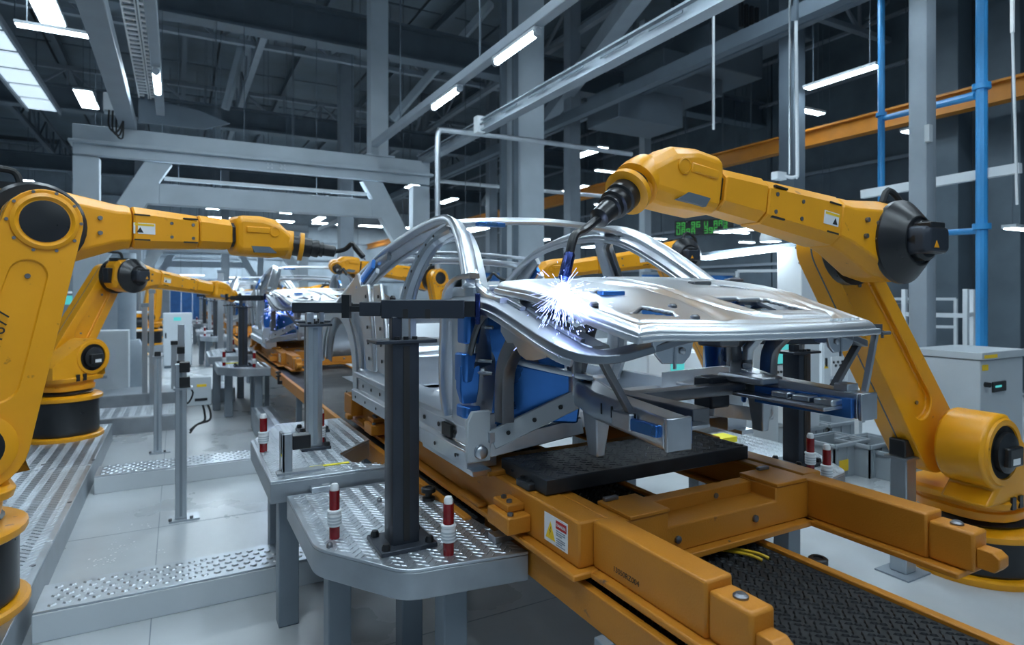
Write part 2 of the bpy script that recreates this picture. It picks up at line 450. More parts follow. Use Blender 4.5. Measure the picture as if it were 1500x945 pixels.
def lamp_rail(label, x, z, y0, y1, tubes, lb):
    r = thing('lamp_rail', label, 'rail', (x, (y0+y1)/2, z))
    obj('trunking', MB().bx(x-.06, x+.06, y0, y1, z+.05, z+.17), MGR, r, bevel=.01)
    b = MB(); y = y0+.5
    while y < y1: b.bar((x, y, z+.17), (x, y, CZ-.5), .02, .02); y += 3.2
    obj('hanger', b, DGR, r)
    for i, y in enumerate(tubes):
        t = thing('tube_lamp', lb[i], 'lamp', (x, y, z-.05), group='tube lamps under the lamp rails')
        obj('lamp_housing', MB().bx(x-.045, x+.045, y-.5, y+.5, z+.01, z+.05), LGR, t)
        obj('tube', MB().cyl((x, y-.47, z-.01), (x, y+.47, z-.01), .04, 10), TUB, t)
        for s in (-1, 1): obj('end_cap', MB().cyl((x, y+s*.46, z-.012), (x, y+s*.52, z-.012), .045, 10), MGR, t)
tb = [at_X(u, v, 3.4).y for u, v in ((653, 141), (755, 61))]
lamp_rail('lamp trunking sloping up to the right of the gantry', 3.4, 4.52, -3, 11.9, [tb[0], tb[1], 4.1, 1.9, -.3, -2.2],
          ['lit tube lamp on the trunking, nearer the gantry', 'lit tube lamp on the trunking beside the pale column']+['tube lamp on the right trunking, above the picture']*4)
tb = at_X(230, 65, -.25).y
lamp_rail('lamp trunking right of the white cable trays', -.25, 4.64, -3, 11.9, [tb, 4.6, 2.2, -.2],
          ['lit tube lamp seen end on right of the cable trays']+['tube lamp on the left trunking, above the picture']*3)
# cable trays (ladders)
for i, x in enumerate((-.545, -.36)):
    t = thing('cable_tray', ['white ladder cable tray, left one of the pair', 'white ladder cable tray, right one of the pair'][i], 'cable tray', (x, 6, 5.3))
    for s in (-1, 1): obj('side_rail', MB().bx(x+s*.075-.008, x+s*.075+.008, 2, 13.2, 5.3, 5.38), WPL, t)
    pr = obj('rung', MB().bx(x-.075, x+.075, 2.1, 2.135, 5.31, 5.335), WPL, t)
    for k in range(1, 62): inst(pr, t, (0, k*.18, 0))
    obj('cables', MB().bx(x-.05, x+.03, 2, 13.2, 5.345, 5.375), MGR, t)
gp = thing('gusset_plate', 'dark triangular plate where the cable trays end', 'plate', (-.3, 12.6, 4.7))
obj('plate', MB().prism([(0,0),(1.05,0.0),(1.5,.18),(.9,.36),(0,.42)], (-.62, 12.9, 4.78), (1,0,0), (0,0,1), (0,1,0), 0, .08), DGR, gp)
obj('hanger', MB().bar((-.5, 12.95, 5.1), (-.5, 12.95, CZ-.4), .05), DGR, gp)
jb = thing('junction_box', 'grey junction box with hanging black cables on the left rail', 'box', (-.9, 11.6, GT+.2))
q = at_Y(163, 155, 11.6)
obj('box_body', MB().bx(q.x-.1, q.x+.12, 11.5, 11.7, q.z-.12, q.z+.18), GRY, jb, bevel=.01)
c_ = MB()
for k in range(3): c_.tube(smoothpath([(q.x-.02+k*.05, 11.49, q.z-.1), (q.x-.02+k*.05, 11.47, q.z-.36-k*.05), (q.x+.08+k*.04, 11.47, q.z-.44-k*.04), (q.x+.17, 11.47, q.z-.25)], 4), .014, 6)
obj('cable_loops', c_, RUB, jb)
# roof light strip on the left
rl = thing('roof_light_strip', 'long strip of bright roof light panels at upper left', 'roof light', (-3.2, 16, 6.7))
fr = MB()
for x in (-3.58, -2.86): fr.bx(x-.03, x+.03, 3, 21, 6.66, 6.8)
obj('strip_frame', fr, MGR, rl)
pn = obj('light_panel', MB().bx(-3.53, -2.91, 3.05, 4.03, 6.7, 6.74), PAN, rl)
for k in range(1, 15): inst(pn, rl, (0, k*1.2, 0))
cb = MB()
for k in range(8): cb.bar((-3.2, 3+k*2.4, 6.8), (-3.2, 3+k*2.4, CZ-.3), .02)
obj('hanger', cb, DGR, rl)
def panel_lamp(label, p, L, w, alongy=True, drop=1.2, m=None, group='hanging panel lamps'):
    t = thing('panel_lamp', label, 'lamp', p, group=group)
    x, y, z = p; a, b = (w/2, L/2) if alongy else (L/2, w/2)
    obj('lamp_housing', MB().bx(x-a-.02, x+a+.02, y-b-.02, y+b+.02, z, z+.05), GRY, t)
    obj('diffuser', MB().bx(x-a, x+a, y-b, y+b, z-.012, z), m or PA2, t)
    h = MB()
    for s in (-1, 1): h.bar((x+(0 if alongy else s*a*.8), y+(s*b*.8 if alongy else 0), z+.05), (x+(0 if alongy else s*a*.8), y+(s*b*.8 if alongy else 0), CZ-.06), .012)
    obj('hanger', h, DGR, t)
    return t
for i, y in enumerate((12.75, 26.25, 40.75)):  # unseen lamps added behind the beams to brighten the tunnel
    for x in (.2, 1.56, 2.9):
        panel_lamp(['wide lamp fixed behind the top beam of the nearest gantry', 'wide lamp fixed behind the top beam of the second gantry', 'wide lamp fixed behind the top beam of the far gantry'][i], (x, y, 4.22), 1.1, .5, False, 9, PA3, 'lamps behind the gantry beams')
for i, (x, y) in enumerate(((6.5, 14), (9.5, 16), (7.5, 22), (12.5, 17), (12.5, 11), (-4, 15), (-5, 24))):  # low lamps added to brighten the far hall
    panel_lamp('wide low lamp over the far machines beside the line', (x, y, 3.3), 1.1, .4, True, 9, PA2, 'low machine lamps')
for x in (-6, 2.5, 5.5, 8.5, 11.5, 14.5):  # lamps added to brighten the end wall
    panel_lamp('wide lamp lighting the far end wall', (x, YB-3.5, 6.2), 1.8, .7, False, 9, PA3, 'far wall lamps')
pl = [panel_lamp('hanging panel lamp right of the roof light strip', at_Z(127, 146, 6.6), 1.6, .36, drop=3.4),
      panel_lamp('hanging panel lamp at the upper left edge', at_Z(66, 9, 6.6), 1.6, .36, drop=3.4)]
panel_lamp('long lit lamp crossing under the dark roof beam at left', at_Y(98, 48, 12.7), 1.35, .16, False, .4)
panel_lamp('long hanging lamp left of the thin blue pipe', at_Z(1231, 114, 5.6), 1.35, .16, True, 4.4)
panel_lamp('hanging lamp crossing behind the hanging conduit', at_Z(1179, 162, 5.6), 1.1, .16, False, 4.4)
panel_lamp('small far lamp left of the right front robot wrist', at_Y(888, 251, 16), .8, .14, False, 6)
for i, (u, v, d, L) in enumerate(((293, 301, 12.4, .95), (490, 315, 13.4, .95), (280, 403, 35, 1.3), (340, 406, 35, 1.3), (279, 411, 38, 1.35), (333, 412, 38, 1.35))):
    panel_lamp(['lit lamp just under the gantry, left one', 'lit lamp just under the gantry, right one', 'tiny far lamp deep in the line, upper left of four', 'tiny far lamp deep in the line, upper right of four', 'tiny far lamp deep in the line, lower left of four', 'tiny far lamp deep in the line, lower right of four'][i], at_d(u, v, d), L, .16, False, .9 if i < 2 else 3)
for i, (u, v, d, L) in enumerate(((1000, 313, 19, .5), (1085, 341, 18.5, .6), (1132, 343, 17.5, .55), (1094, 355, 18.2, .5), (1335, 194, 13, .5), (965, 350, 22, .6), (1210, 413, 16.2, .35), (880, 300, 24, .5), (1498, 336, 9, .8))):
    panel_lamp(['small far lamp just above the green display board', 'small far lamp right of the green display board', 'small far lamp behind the right front forearm', 'small far lamp below the others right of the display board', 'small lamp behind the round edged grey column', 'small far lamp left of the green display board', 'small far lamp under the right front elbow', 'small far lamp left of the black torch neck', 'lamp cut by the right edge of the picture'][i], at_d(u, v, d), L, .14, False, 5)
# lamps added to light the line and the hall, above and beyond the frame
for i, (x, y) in enumerate(((.8, 5.6), (.8, 1.2), (2.4, 7.6), (2.4, 3.4), (2.4, -.6), (6.8, 5.), (6.8, 1.), (9.5, 7.), (9.5, 2.5), (-2.2, 3), (-2.2, -1.5), (.8, -3.))):
    panel_lamp('hanging panel lamp high above the near line, out of view', (x, y, 6.6), 1.6, .36, True, 3.4)
for i, (x, y, z) in enumerate(((.8, 17, 3.9), (2.6, 17, 3.9), (.8, 22, 3.9), (2.6, 22, 3.9), (.8, 29, 3.9), (2.6, 29, 3.9), (1.6, 36, 3.9), (-1.5, 16, 5), (-1.5, 30, 5), (5.5, 17, 5), (5.5, 28, 5), (10, 14, 5.6), (10, 24, 5.6), (13, 19, 5.6), (7.5, 21, 5.6), (-5, 18, 6), (-5, 30, 6))):
    panel_lamp('hanging panel lamp over the far hall behind the gantry', (x, y, z), 1.5, .3, True, 1.5 if z < 4.5 else 3.8)
# ------------------------------------------------------------------ pipes
def pipe(name, label, pts, r, m, cat='pipe', n=10, flanges=(), clamp=None):
    if not flanges:
        return tag(obj(name, MB().tube(pts, r, n), m), label, cat)
    t = thing(name, label, cat, pts[0])
    obj('pipe_run', MB().tube(pts, r, n), m, t)
    for f, ax in flanges: obj('flange', MB().lathe([(r*1.6,-.03),(r*1.6,.03)], f, ax, 14), m, t)
    return t
a = at_d(1438, 300, 6.4); f = at_d(1438, 127, 6.4); f2 = at_d(1438, 332, 6.4)
pipe('blue_pipe', 'thick vertical blue pipe near the right edge', [(a.x, a.y, 0), (a.x, a.y, CZ-.1)], .052, PIP, flanges=((f, Z), (f2, Z)))
a = at_d(1291, 300, 10.); f = at_d(1291, 168, 10.)
pipe('blue_pipe', 'thin vertical blue pipe behind the right front forearm', [(a.x, a.y, 0), (a.x, a.y, CZ-.1)], .05, PIP, flanges=((f, Z),))
pipe('blue_pipe', 'horizontal blue pipe joining the two vertical ones', [at_d(1296, 173, 10.), at_d(1432, 139, 6.5)], .045, PIP)
pipe('blue_pipe', 'short blue pipe stub behind the right front elbow', [at_d(1368, 342, 7.4), at_d(1436, 338, 6.4)], .035, PIP)
tag(obj('crane_beam', ibeam(MB(), (12., -3, 5.05), (12., YB-.3, 5.05), .25, .36, .04, .04), ORG), 'long orange crane beam in the right part of the hall', 'crane beam')
y0 = 9.4
pipe('service_pipe', 'grey pipe crossing in front of the broad pale column', smoothpath([at_Y(641, 300, y0)-V(0,0,1.6), at_Y(641, 260, y0), at_Y(641, 205, y0), at_Y(644, 193, y0), at_Y(655, 191, y0), at_Y(780, 206, y0), at_Y(925, 226, y0)], 3), .045, ALU)
pipe('service_pipe', 'lower pale pipe behind the broad pale column', [at_d(640, 265, 16.5), at_d(1010, 300, 20.)], .05, LGR)
pipe('service_pipe', 'pale pipe ending in a white box behind the wrist', [at_d(800, 280, 16.6), at_d(975, 295, 17.2), at_d(990, 295, 17.2)], .04, LGR)
tag(obj('socket_box', MB().bx(*[c for ab in zip(at_d(968, 301, 17.1)-V(.15,.1,0), at_d(968, 301, 17.1)+V(.15,.1,.22)) for c in ab]), LGR), 'small white box on the pale pipe below the wrist', 'box')
tag(obj('guide_rail', MB().bar(at_X(1263, 285, 7.4), at_X(1495, 246, 7.4), .07, .1), LGR), 'thin pale rail crossing both blue pipes at right', 'rail')
a = at_d(1167, 258, 8)
cd = thing('hanging_conduit', 'white hanging conduit bent to a small white box', 'conduit', a)
obj('conduit_tube', MB().tube(smoothpath([at_d(1166, 30, 8), at_d(1167, 150, 8), at_d(1168, 250, 8), at_d(1166, 258, 8), at_d(1158, 260, 8), at_d(1148, 257, 8)], 4)+[], .022, 8), LGR, cd)
obj('conduit_drop', MB().bar(at_d(1166, 31, 8), V(at_d(1166, 31, 8).x, at_d(1166, 31, 8).y, CZ), .045), DGR, cd)
obj('conduit_box', MB().bx(*[c for ab in zip(at_d(1141, 258, 8)-V(.09,.05,.05), at_d(1141, 258, 8)+V(.09,.05,.05)) for c in ab]), LGR, cd, bevel=.005)
obj('second_tube', MB().bar(at_d(1157, 0, 8.1), at_d(1157, 255, 8.1), .022), ALU, cd)
a = at_d(1483, 44, 5); b = at_d(1490, 300, 5)
hc = thing('hanging_conduit', 'thin vertical conduit at the right edge', 'conduit', b)
obj('lower_rod', MB().bar(b, (a.x, a.y, a.z), .016), LGR, hc); obj('upper_tube', MB().bar((a.x, a.y, a.z-.02), (a.x, a.y, CZ), .024), WPL, hc)
for u0, v0, u1, v1, d, lb in ((1045, 190, 1045, 135, 9, 'short hanging rod above the right front robot wrist'),):
    a = at_d(u1, v1, d); tag(obj('hanging_rod', MB().bar(at_d(u0, v0, d), (a.x, a.y, CZ), .025), LGR), lb, 'rod')
# ventilation ducts
dk = thing('air_duct', 'stepped grey air duct hanging under the roof, upper centre right', 'duct', at_d(1000, 100, 14))
for u, v, s in ((930, 165, (1.9, 1.2, .75)), (985, 120, (1.8, 1.4, .8)), (1040, 92, (1.7, 1.6, .95)), (1105, 40, (1.8, 1.8, .9))):
    c = at_d(u, v, 14.5); obj('duct_section', MB().bx(c.x-s[0]/2, c.x+s[0]/2, c.y-s[1]/2, c.y+s[1]/2, c.z-s[2]/2, c.z+s[2]/2), DGR, dk, bevel=.02)
    obj('duct_hanger', MB().bar((c.x, c.y, c.z+s[2]/2), (c.x, c.y, CZ-.1), .05), DGR, dk)
c = at_d(1115, 32, 13.4); gl = MB()
for k in range(9): gl.bx(c.x-.7+k*.16, c.x-.62+k*.16, c.y-.06, c.y, c.z-.25, c.z+.25)
obj('duct_grille', gl, SEA, dk)
tag(obj('roof_beam', MB().bar((4.9, 3, 6.6), (14.6, 30, 6.6), .3, .32), MGR), 'grey beam running up to the right past the ducts', 'roof beam')
tag(obj('roof_beam', MB().bar((7.9, -3, 5.75), (7.9, 40, 5.75), .18, .22), DGR), 'straight grey beam running to the upper right above the right front forearm', 'roof beam')
tag(obj('roof_beam', MB().bar((9.2, -3, 6.25), (9.2, 40, 6.25), .14, .16), DGR), 'thinner grey beam just above the straight grey one', 'roof beam')
# ================================================================== CAR BODIES
XC = 1.88
ORD = ['nearest', 'second', 'third', 'fourth', 'fifth']
HX = XC-.06
def hood_z(x, y):
    ys = [(1.34,-.15),(1.42,-.132),(1.49,-.113),(1.68,-.06),(1.83,-.012),(2.0,.022),(2.25,.055),(2.5,.075)]
    e = ys[-1][1]
    for (a, b), (c, d) in zip(ys, ys[1:]):
        if y <= c:
            t = max(0, (y-a)/(c-a)); e = b+(d-b)*t; break
    s = (x-XC)/.76
    return H+e+.035*(1-min(1, abs(s))**2.2)
def hood_half(y): return .575+.12*min(1, max(0, (y-1.42)/.75))**.8
def hood_front(x): return 1.37+.10*min(1, abs(x-HX-.12)/.62)**2.2
def pdist(x, y, pl):
    best = 9.
    for (x0, y0), (x1, y1) in zip(pl, pl[1:]):
        dx, dy = x1-x0, y1-y0; t = max(0, min(1, ((x-x0)*dx+(y-y0)*dy)/(dx*dx+dy*dy)))
        best = min(best, math.hypot(x-x0-t*dx, y-y0-t*dy))
    return best
def hood_hit(u, v):
    best = None
    for i in range(400):
        d = 1.6+i*.006; p = at_d(u, v, d)
        if p.z <= hood_z(p.x, p.y): return p
    return p
def car(label):
    c = thing('car_body', label, 'car body', (XC, 3.3, H-.73), group='bare car bodies on the line')
    def P(x, y, dz, s=-1): return V(XC+s*(XC-x)*1.0 if s == -1 and False else (x if s < 0 else 2*XC-x), y, H+dz)
    sills = {}
    for s in (-1, 1):
        A = lambda x, y, dz: P(x, y, dz, s)
        AR = (lambda x, y, dz: V(x if s < 0 else 3.62-x, y, H+dz))
        m = 1 if s < 0 else -1
        # sill
        prof = [(1.05,-.73),(1.045,-.655),(1.075,-.645),(1.075,-.575),(1.06,-.565),(1.06,-.54),(1.10,-.515),(1.19,-.505),(1.19,-.73)]
        obj('sill', MB().loft([[A(x, y, z) for x, z in prof] for y in (2.32, 4.22)]), STL, c, bevel=.004)
        obj('sill_flange', MB().loft([[A(x, y, z) for x, z in ((1.055,-.748),(1.05,-.725),(1.14,-.725),(1.14,-.748))] for y in (2.27, 2.85)]), STL, c, bevel=.003)
        hb = MB()
        for k in range(9):
            q = A(1.0735, 2.5+k*.19, -.61); hb.lathe([(.011,0),(.011,.003)], q, (-m,0,0), 8)
            q = A(1.0435, 2.42+k*.24, -.69); hb.lathe([(.009,0),(.009,.003)], q, (-m,0,0), 8)
        hb.bx(*[v for ab in (sorted((A(1.06,0,0).x, A(1.078,0,0).x)), (2.52, 2.62), (H-.64, H-.585)) for v in ab])
        obj('sill_holes', hb, PRT, c)
        # hinge pillar with blue plates
        obj('hinge_pillar', MB().loft([[A(x, y, z) for x, y in ((1.06,2.50),(1.055,2.44),(1.06,2.36),(1.09,2.33),(1.19,2.33),(1.19,2.5))] for z in (-.56, -.45, -.2, .0, .03)]), STL, c, bevel=.006)
        obj('hinge_flange', MB().sweep(smoothpath([A(1.055,2.52,-.54), A(1.05,2.55,-.4), A(1.05,2.54,-.15), A(1.055,2.52,.0), A(1.07,2.44,.06), A(1.1,2.35,.075)], 3), rrect(.012, .03, .006), (1,0,0)), STL, c)
        for z0, z1, o in ((-.21,-.06,.0), (-.37,-.25,-.012), (-.52,-.47,-.005)):
            obj('hinge_plate', MB().loft([[A(x+o, y, z) for x, y in ((1.052,2.42),(1.045,2.40),(1.045,2.335),(1.06,2.318),(1.12,2.318),(1.12,2.42))] for z in (z0, z1)]), BLU, c, bevel=.008)
        obj('hinge_plate', MB().loft([[A(1.04,2.41,-.29), A(1.03,2.34,-.30), A(1.11,2.31,-.30), A(1.11,2.41,-.29)], [A(1.035,2.4,-.40), A(1.025,2.33,-.40), A(1.10,2.305,-.40), A(1.1,2.4,-.40)], [A(1.045,2.38,-.46), A(1.04,2.34,-.46), A(1.10,2.33,-.46), A(1.1,2.38,-.46)]]), BLU, c, bevel=.006)
        b = MB()
        for z in (-.14, -.28, -.33): b.cyl(A(1.1, 2.32, z), A(1.14, 2.26, z), .008, 6)
        obj('hinge_pins', b, ST2, c)
        # A pillar and roof rail in one ring, with its inner channel
        ring = [AR(1.09,2.36,.02),  AR(1.13,2.47,.11),  AR(1.19,2.66,.24),  AR(1.24,2.86,.345),  AR(1.27,3.06,.392),  AR(1.285,3.35,.392),  AR(1.28,3.7,.352),  AR(1.25,4.05,.275),  AR(1.2,4.4,.15),  AR(1.15,4.72,-.0),  AR(1.12,4.95,-.12)]
        up = (m*.9, 0, .5)
        pth = smoothpath(ring, 5)
        obj('roof_rail', MB().sweep(pth, rrect(.020, .040, .012), (m*-.9,0,.4)), STL, c)
        obj('roof_rail_web', MB().sweep([p+V(m*.035, 0, -.035) for p in pth], [(-.012,-.045),(.012,-.045),(.012,.045),(-.012,.045)], (m*-.8,0,.3)), ST2, c)
        obj('roof_rail_lip', MB().sweep([p+V(m*.065, .01, -.062) for p in pth], rrect(.012, .014, .006), (m*-.9,0,.4)), STL, c)
        # quarter glass triangle at the A pillar foot
        obj('pillar_brace', MB().sweep([AR(1.10,2.47,.02),  AR(1.14,2.5,.10),  AR(1.17,2.6,.2)], rrect(.012, .016, .006), (1,0,0)), STL, c)
        obj('pillar_foot', MB().sweep([AR(1.14,2.46,.1),  AR(1.12,2.36,.03),  AR(1.1,2.2,-.015),  AR(1.1,2.08,-.03)], rrect(.014, .02, .008), (1,0,0)), STL, c)
        # B pillar
        bp = smoothpath([AR(1.07,3.27,-.53),  AR(1.055,3.22,-.4),  AR(1.05,3.19,-.15),  AR(1.08,3.17,.03),  AR(1.15,3.16,.2),  AR(1.22,3.12,.31),  AR(1.27,3.02,.36)], 4)
        n = len(bp)
        obj('centre_pillar', MB().sweep(bp, [(-.055,-.03),(-.045,.0),(-.028,.012),(-.02,.0),(.02,.0),(.028,.012),(.045,.0),(.055,-.03)], (-m,0,.15), [1.5-.6*min(1, i/(n*.45)) for i in range(n)]), STL, c)
        obj('pillar_inner', MB().sweep([p+V(m*.05,.03,-.01) for p in bp], rrect(.05, .014, .01), (-m,0,.15)), ST2, c)
        hb = MB()
        for k in range(2, n-4, 2): hb.lathe([(.008,0),(.008,.004)], bp[k]+V(-m*.004,0,0), (-m,0,.15), 8)
        obj('pillar_holes', hb, PRT, c)
        # rear door panel with ribs, wheel arch and rear quarter
        for y0, y1, dx in ((3.62,3.80,.02), (3.84,4.02,.0)):
            q = [(y0,-.5),(y1,-.5),(y1+.10,-.12),(y1+.12,.06),(y0+.16,.06),(y0+.06,-.2)]
            obj('rear_inner_panel', MB().prism(q, (A(1.09+dx,0,0).x,0,H), (0,1,0), (0,0,1), (m,0,0), 0, .03), STL, c, bevel=.01)
            hb = MB()
            for k in range(5):
                hb.lathe([(.012,0),(.012,.004)], A(1.09+dx-.002, (y0+y1)/2+.02*k, -.42+.1*k), (-m,0,0), 8)
            obj('panel_holes', hb, PRT, c)
        arch = [A(1.08, 4.78-.56*math.cos(t), -.56+.44*math.sin(t)) for t in [math.pi*i/16 for i in range(17)]]
        arch = [A(1.08,4.2,-.7)]+arch
        obj('wheel_arch', MB().sweep(arch, [(-.05,-.012),(-.02,.012),(.0,.018),(.03,.01),(.06,-.012)], (m,0,0)), STL, c)
        a2 = [p+V(m*.05, 0, 0)+(p-A(1.08,4.78,-.56)).normalized()*-.05 for p in arch]
        obj('arch_liner', MB().sweep(a2, [(-.06,-.006),(.06,-.006),(.06,.006),(-.06,.006)], (m,0,0)), ST2, c)
        poly = [(4.16,-.72),(4.12,-.3),(4.16,.0),(4.32,.14),(4.6,.03),(4.95,-.1),(5.4,-.16),(5.46,-.5),(5.36,-.55)]+[(4.78+.58*math.cos(t), -.56+.46*math.sin(t)) for t in [math.pi*i/12 for i in range(13)]]
        obj('rear_quarter', MB().prism(poly, (A(1.11,0,0).x,0,H), (0,1,0), (0,0,1), (m,0,0), 0, .02), STL, c)
        # sloping rear window pillar with blue plate
        obj('rear_pillar', MB().sweep(smoothpath([AR(1.14,4.62,-.06),  AR(1.16,4.42,.05),  AR(1.2,4.16,.19),  AR(1.24,3.98,.26)], 3), rrect(.045, .014, .01), (-m,0,.3)), ST2, c)
        obj('rear_pillar_plate', MB().sweep([AR(1.125,4.36,.06),  AR(1.165,4.1,.2)], rrect(.035, .012, .008), (-m,0,.3)), BLU, c)
        obj('rear_pillar_rib', MB().sweep([AR(1.13,4.28,.0),  AR(1.17,4.02,.15)], rrect(.02, .012, .008), (-m,0,.3)), STL, c)
        # fender rail, sweeping down and across under the hood
        fr = smoothpath([A(1.08,2.46,-.03), A(1.085,2.3,-.035), A(1.10,2.12,-.05), A(1.115,1.95,-.10), A(1.135,1.80,-.155), A(1.165,1.68,-.195), A(1.22,1.60,-.205), A(1.32,1.57,-.185), A(1.46,1.55,-.155), A(1.62,1.53,-.13)], 4)
        n = len(fr)
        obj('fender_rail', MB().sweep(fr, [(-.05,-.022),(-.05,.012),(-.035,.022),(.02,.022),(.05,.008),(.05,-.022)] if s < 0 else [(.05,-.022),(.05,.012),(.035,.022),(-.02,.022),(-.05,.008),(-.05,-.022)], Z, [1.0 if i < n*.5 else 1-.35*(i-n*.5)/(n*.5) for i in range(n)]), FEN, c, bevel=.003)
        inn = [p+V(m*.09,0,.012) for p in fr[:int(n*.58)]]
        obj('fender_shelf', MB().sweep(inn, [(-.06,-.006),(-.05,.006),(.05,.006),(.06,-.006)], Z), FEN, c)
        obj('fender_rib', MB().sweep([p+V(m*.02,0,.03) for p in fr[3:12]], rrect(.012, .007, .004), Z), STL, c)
        obj('fender_rib', MB().sweep([p+V(m*.045,0,.028) for p in fr[11:20]], rrect(.01, .006, .003), Z), STL, c)
        fl = MB(); k0 = int(n*.28); k1 = int(n*.5); low = [.05, .075, .06, .085, .085, .07, .05, .03, .02, .02, .02, .02]
        fl.loft([[fr[k]+V(-m*.048,0,-.02), fr[k]+V(-m*.040,0,-.02), fr[k]+V(-m*.040,0,-.02-low[k-k0]), fr[k]+V(-m*.048,0,-.02-low[k-k0])] for k in range(k0, k1)])
        obj('fender_flange', fl, STL, c)
        obj('fender_edge', MB().sweep([p+V(-m*.055,0,-.026) for p in fr[4:int(n*.62)]], rrect(.008, .012, .004), Z), STL, c)
        bh = MB(); q = A(1.44,1.535,-.19); bh.prism([(-.09,.04),(.1,.05),(.08,-.01),(.05,-.04),(-.04,-.045),(-.07,-.02)], q, (-m,0,0) if s < 0 else (1,0,0), (0,0,1), (0,1,0), -.012, 0)
        obj('latch_bracket', bh, STL, c, bevel=.003)
        bb = MB(); bb.lathe([(.012,0),(.012,.006),(.004,.01)], q+V(m*.03,-.014,.0), (0,-1,0), 8); bb.bar(q+V(m*.0,-.012,.03), q+V(m*.0,-.012,-.06), .008)
        obj('latch_bolts', bb, ST2, c)
        # bent brace in front of the wheelhouse, and curved seal
        br = smoothpath([A(1.11,1.94,-.115), A(1.115,2.03,-.2), A(1.12,2.10,-.275), A(1.12,2.12,-.36), A(1.12,2.12,-.5)], 3)
        obj('strut_brace', MB().sweep(br, rrect(.035, .028, .008), (m,0,0)), DST, c)
        cs = smoothpath([A(1.14,2.12,-.06), A(1.10,2.24,-.085), A(1.085,2.30,-.15), A(1.07,2.33,-.25), A(1.07,2.335,-.3)], 4)
        obj('wheelhouse_rim', MB().tube(cs, .014, 8), DST, c)
        obj('wheelhouse_side', MB().loft([[A(1.16,2.32,-.04), A(1.17,2.33,-.04), A(1.17,2.33,-.3), A(1.16,2.32,-.3)], [A(1.10,2.27,-.1), A(1.11,2.28,-.1), A(1.09,2.33,-.32), A(1.08,2.32,-.32)]]), STL, c)
        # blue wheelhouse shell: facets between firewall and rail
        F = [(1.10,2.36,-.30),(1.14,2.30,-.08),(1.28,2.16,-.03),(1.42,2.12,-.06)]
        G = [(1.10,2.38,-.56),(1.16,2.34,-.56),(1.32,2.24,-.52),(1.46,2.2,-.5)]
        M_ = [(1.10,2.37,-.42),(1.16,2.36,-.30),(1.31,2.26,-.24),(1.46,2.22,-.22)]
        obj('wheelhouse_shell', MB().loft([[A(*p) for p in F], [A(*p) for p in M_], [A(*p) for p in G]], cap=False, closed=False), BLU, c, solid=.006, smooth=12)
        obj('wheelhouse_crease', MB().sweep([A(1.17,2.27,-.10), A(1.30,2.22,-.25), A(1.33,2.2,-.34)], rrect(.016, .012, .006), (1,0,0)), DST, c)
        obj('toe_panel', MB().loft([[A(1.18,2.18,-.28), A(1.42,2.0,-.335), A(1.42,2.05,-.34)], [A(1.17,2.22,-.52), A(1.40,2.02,-.52), A(1.40,2.05,-.52)]]), BLU, c, smooth=12, bevel=.01)
        obj('toe_rail', MB().sweep([A(1.17,2.19,-.265), A(1.3,2.09,-.3), A(1.44,1.98,-.335)], rrect(.02, .012, .006), Z), ST2, c)
        wb = MB()
        for q in ((1.13,2.33,-.33),(1.13,2.35,-.46)): wb.lathe([(.02,0),(.02,.012),(.009,.02)], A(*q), (0,-1,0), 8)
        obj('panel_bolts', wb, ST2, c)
        # front rail
        obj('front_rail', MB().loft([[A(x, y, z) for x, z in ((xo-.04,zt-.1),(xo-.046,zt-.085),(xo-.046,zt-.02),(xo-.035,zt),(xo+.05,zt),(xo+.055,zt-.1))] for xo, y, zt in ((1.44,2.5,-.42),(1.43,2.1,-.345),(1.42,2.0,-.345),(1.41,1.88,-.37),(1.38,1.46,-.392))]), STL, c, bevel=.004)
        obj('rail_inner_flange', MB().bx(*[v for ab in (sorted((A(1.46,0,0).x, A(1.58,0,0).x)), (1.5, 2.3), (H-.455, H-.44)) for v in ab]), ST2, c, bevel=.004)
        if s < 0: obj('rail_inner_channel', MB().loft([[A(x, y, z) for x, z in ((1.56,-.47),(1.56,-.40),(1.64,-.40),(1.64,-.47))] for y in (1.56, 2.4)]), DST, c, bevel=.004)
        obj('rail_end_cap', MB().loft([[A(x, y, z) for x, z in ((1.332,-.496),(1.332,-.39),(1.436,-.39),(1.436,-.496))] for y in (1.44, 1.456)]), ST2, c, bevel=.004)
        obj('rail_insert', MB().loft([[A(x, y, z) for x, z in ((1.318,-.455),(1.318,-.415),(1.34,-.415),(1.34,-.455))] for y in (1.475, 1.62)]), BLU, c, bevel=.004)
        hb = MB()
        for k in range(8): hb.lathe([(.007,0),(.007,.004)], A(1.349+.0052*k*1.5, 1.5+k*.075, -.47+.006*k), (-m,0,0), 8)
        for k in range(6): hb.bx(*[v for ab in (sorted((A(1.333+.008*k,0,0).x, A(1.342+.008*k,0,0).x)), (1.6+k*.07, 1.606+k*.07), (H-.44, H-.40)) for v in ab])
        obj('rail_holes', hb, PRT, c)
        ft = MB(); ft.loft([[A(x, y, z) for x, y in ((1.395-k,1.89-k),(1.445+k,1.89-k),(1.445+k,1.96+k),(1.395-k,1.96+k))] for z, k in ((-.45,.012), (-.60,-.004), (-.625,-.004))])
        obj('rail_foot', ft, ST2, c, bevel=.006)
        # support strut from fender corner to rail
        obj('corner_strut', MB().bar(A(1.19,1.60,-.20), A(1.36,1.63,-.43), .03, .022, (1,0,0)), DST, c, bevel=.003)
        obj('strut_foot', MB().bx(*[v for ab in (sorted((A(1.315,0,0).x, A(1.38,0,0).x)), (1.60, 1.70), (H-.46, H-.40)) for v in ab]), ST2, c, bevel=.006)
        # jig plate at the sill end and its two braces
        jp = MB().prism([(-.05,-.10),(.05,-.10),(.05,.10),(-.028,.10),(-.05,.06)], A(1.045,2.2,-.565), (1,0,0), (0,0,1), (0,1,0), -.012, .012)
